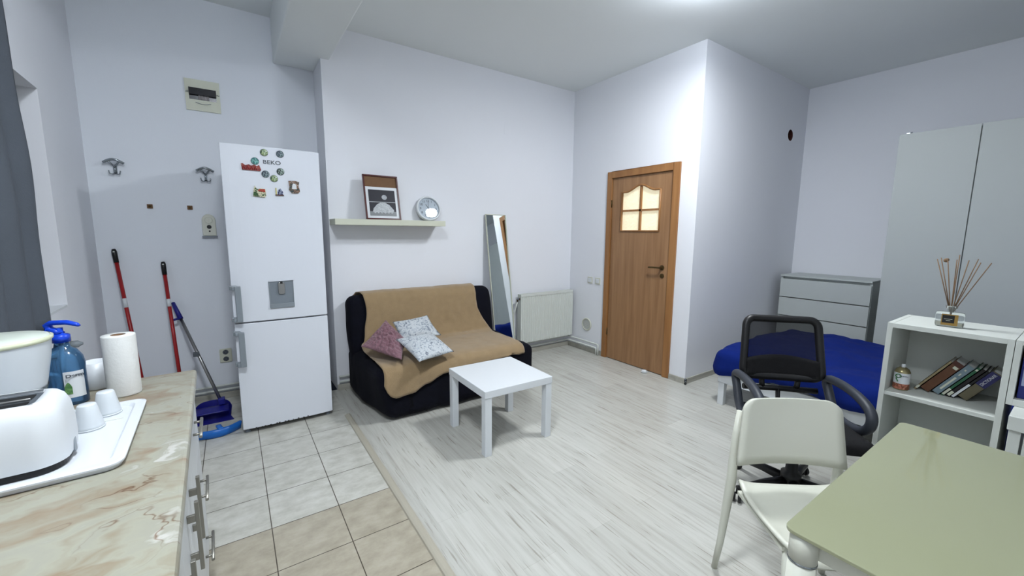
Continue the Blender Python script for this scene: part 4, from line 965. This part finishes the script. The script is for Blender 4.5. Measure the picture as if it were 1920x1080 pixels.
for s in (-1, 1):
    w = MB(); w.tube([(s*.186, .222, .74), (s*.204, .206, .62), (s*.209, .20, .54), (s*.209, .20, .45), (s*.210, .215, .34), (s*.220, .225, .15), (s*.228, .245, 0)], .013, 10, flat=1.0, rr=[.012, .015, .017, .019, .018, .014, .012]); w.build('leg', 'warm_white', wc)
    w = MB(); w.tube([(s*.165, -.11, .41), (s*.175, -.14, .25), (s*.185, -.165, 0)], .013, 10, rr=[.014, .013, .011]); w.build('leg', 'warm_white', wc)
    w = MB(); w.box((s*.178-.009, -.12, .392), (s*.178+.009, .19, .408)); w.build('side_rail', 'warm_white', wc, .003)

# ------------------------------------------------------------------ office chair
oc = thing('office_chair', 'black mesh-back swivel office chair with loop armrests in front of the bed', 'office chair', (2.48, .85, 0), math.radians(-46))
BT = rot('X', -12, (0, .23, .55))
w = MB(); bw = .215
def fbar(pts, r, fl=1.0): w.tube([BT @ Vector(p) for p in pts], r, 10, flat=fl)
loop = []
for x, z in rrect(.405, .345, .045, 6, 0, .79): 
    loop.append(BT @ Vector((x*(1-.05*(z-.79)/.17), .235-.03*(x/.215)**2, z)))
w.tube(loop, .022, 10, closed=True)
w.build('back_frame', 'black', oc)
mesh_m = mat('black_mesh', (8, 8, 12), .8, alpha=.8)
w = MB(); w.grid(lambda u, v: BT @ Vector(((2*u-1)*.195, .235-.03*((2*u-1)*.93)**2, .62+.335*v)), 12, 8); w.build('back_mesh', mesh_m, oc)
w = MB(); w.grid(lambda u, v: BT @ Vector(((2*u-1)*.195, .225-.03*((2*u-1)*.93)**2-.01, .62+(.10+.03*math.sin(PI*u))*v)), 12, 5); w.build('lumbar_pad', 'black_f', oc, solid=.02)
w = MB(); 
for s in (-1, 1): w.tube([BT @ Vector((s*.10, .235, .62)), BT @ Vector((s*.095, .24, .57)), Vector((s*.09, .25, .54))], .016, 8)
w.tube([(-.20, .235, .545), (0, .258, .54), (.20, .235, .545)], .018, 8)
w.tube([(.0, .26, .54), (0, .24, .45), (0, .10, .40), (0, 0, .40)], .022, 8, flat=.5); w.build('back_support', 'black', oc)
roundbox((-.25, -.25, .39), (.25, .22, .465), .037, (16, 16, 5), amp=.006).build('seat', 'black_f', oc)
for s in (-1, 1):
    w = MB(); x = s*.245
    pts = [(x, .26, .625), (x, .12, .645), (x, -.03, .64), (x, -.14, .612), (x, -.18, .57), (x, -.165, .51), (x, -.10, .465), (s*.25, -.01, .45), (s*.25, .08, .445), (x, .15, .47), (x, .20, .55)]
    # smooth the loop
    for _ in range(2):
        q = []
        for i in range(len(pts)):
            a, b = Vector(pts[i]), Vector(pts[(i+1) % len(pts)]); q += [a.lerp(b, .25), a.lerp(b, .75)]
        pts = q
    w.tube(pts, .024, 10, closed=True, flat=1.0, up=(1, 0, 0)); w.v = [v for v in w.v]
    w.build('armrest', 'arm', oc)
w = MB(); w.lathe([(.05, .10), (.05, .15), (.03, .16), (.028, .28), (.016, .29), (.016, .40)], n=20); w.lathe([(.09, .395), (.09, .41)], n=20); w.build('gas_lift', 'black', oc)
base_rot = math.radians(53)
w = MB(); w.lathe([(.045, .07), (.05, .085), (.045, .115), (.03, .12)], n=20)
tips = []
for i in range(5):
    q = base_rot+2*PI*i/5; d = Vector((math.cos(q), math.sin(q), 0)); w.tube([d*.03+Vector((0, 0, .10)), d*.16+Vector((0, 0, .092)), d*.31+Vector((0, 0, .068))], .02, 10, rr=[.028, .023, .017]); tips.append(d*.31)
w.build('star_base', 'black', oc)
for i, d in enumerate(tips):
    w = MB(); q = base_rot+2*PI*i/5+.9; a = Vector((math.cos(q), math.sin(q), 0)); n_ = Vector((-a.y, a.x, 0))
    for s in (-1, 1): c0 = d+a*.012+Vector((0, 0, .025)); w.tube([c0+n_*s*.006, c0+n_*s*.022], .025, 16)
    w.tube([d+Vector((0, 0, .04)), d+Vector((0, 0, .07))], .008, 8); w.build('castor', 'black', oc)
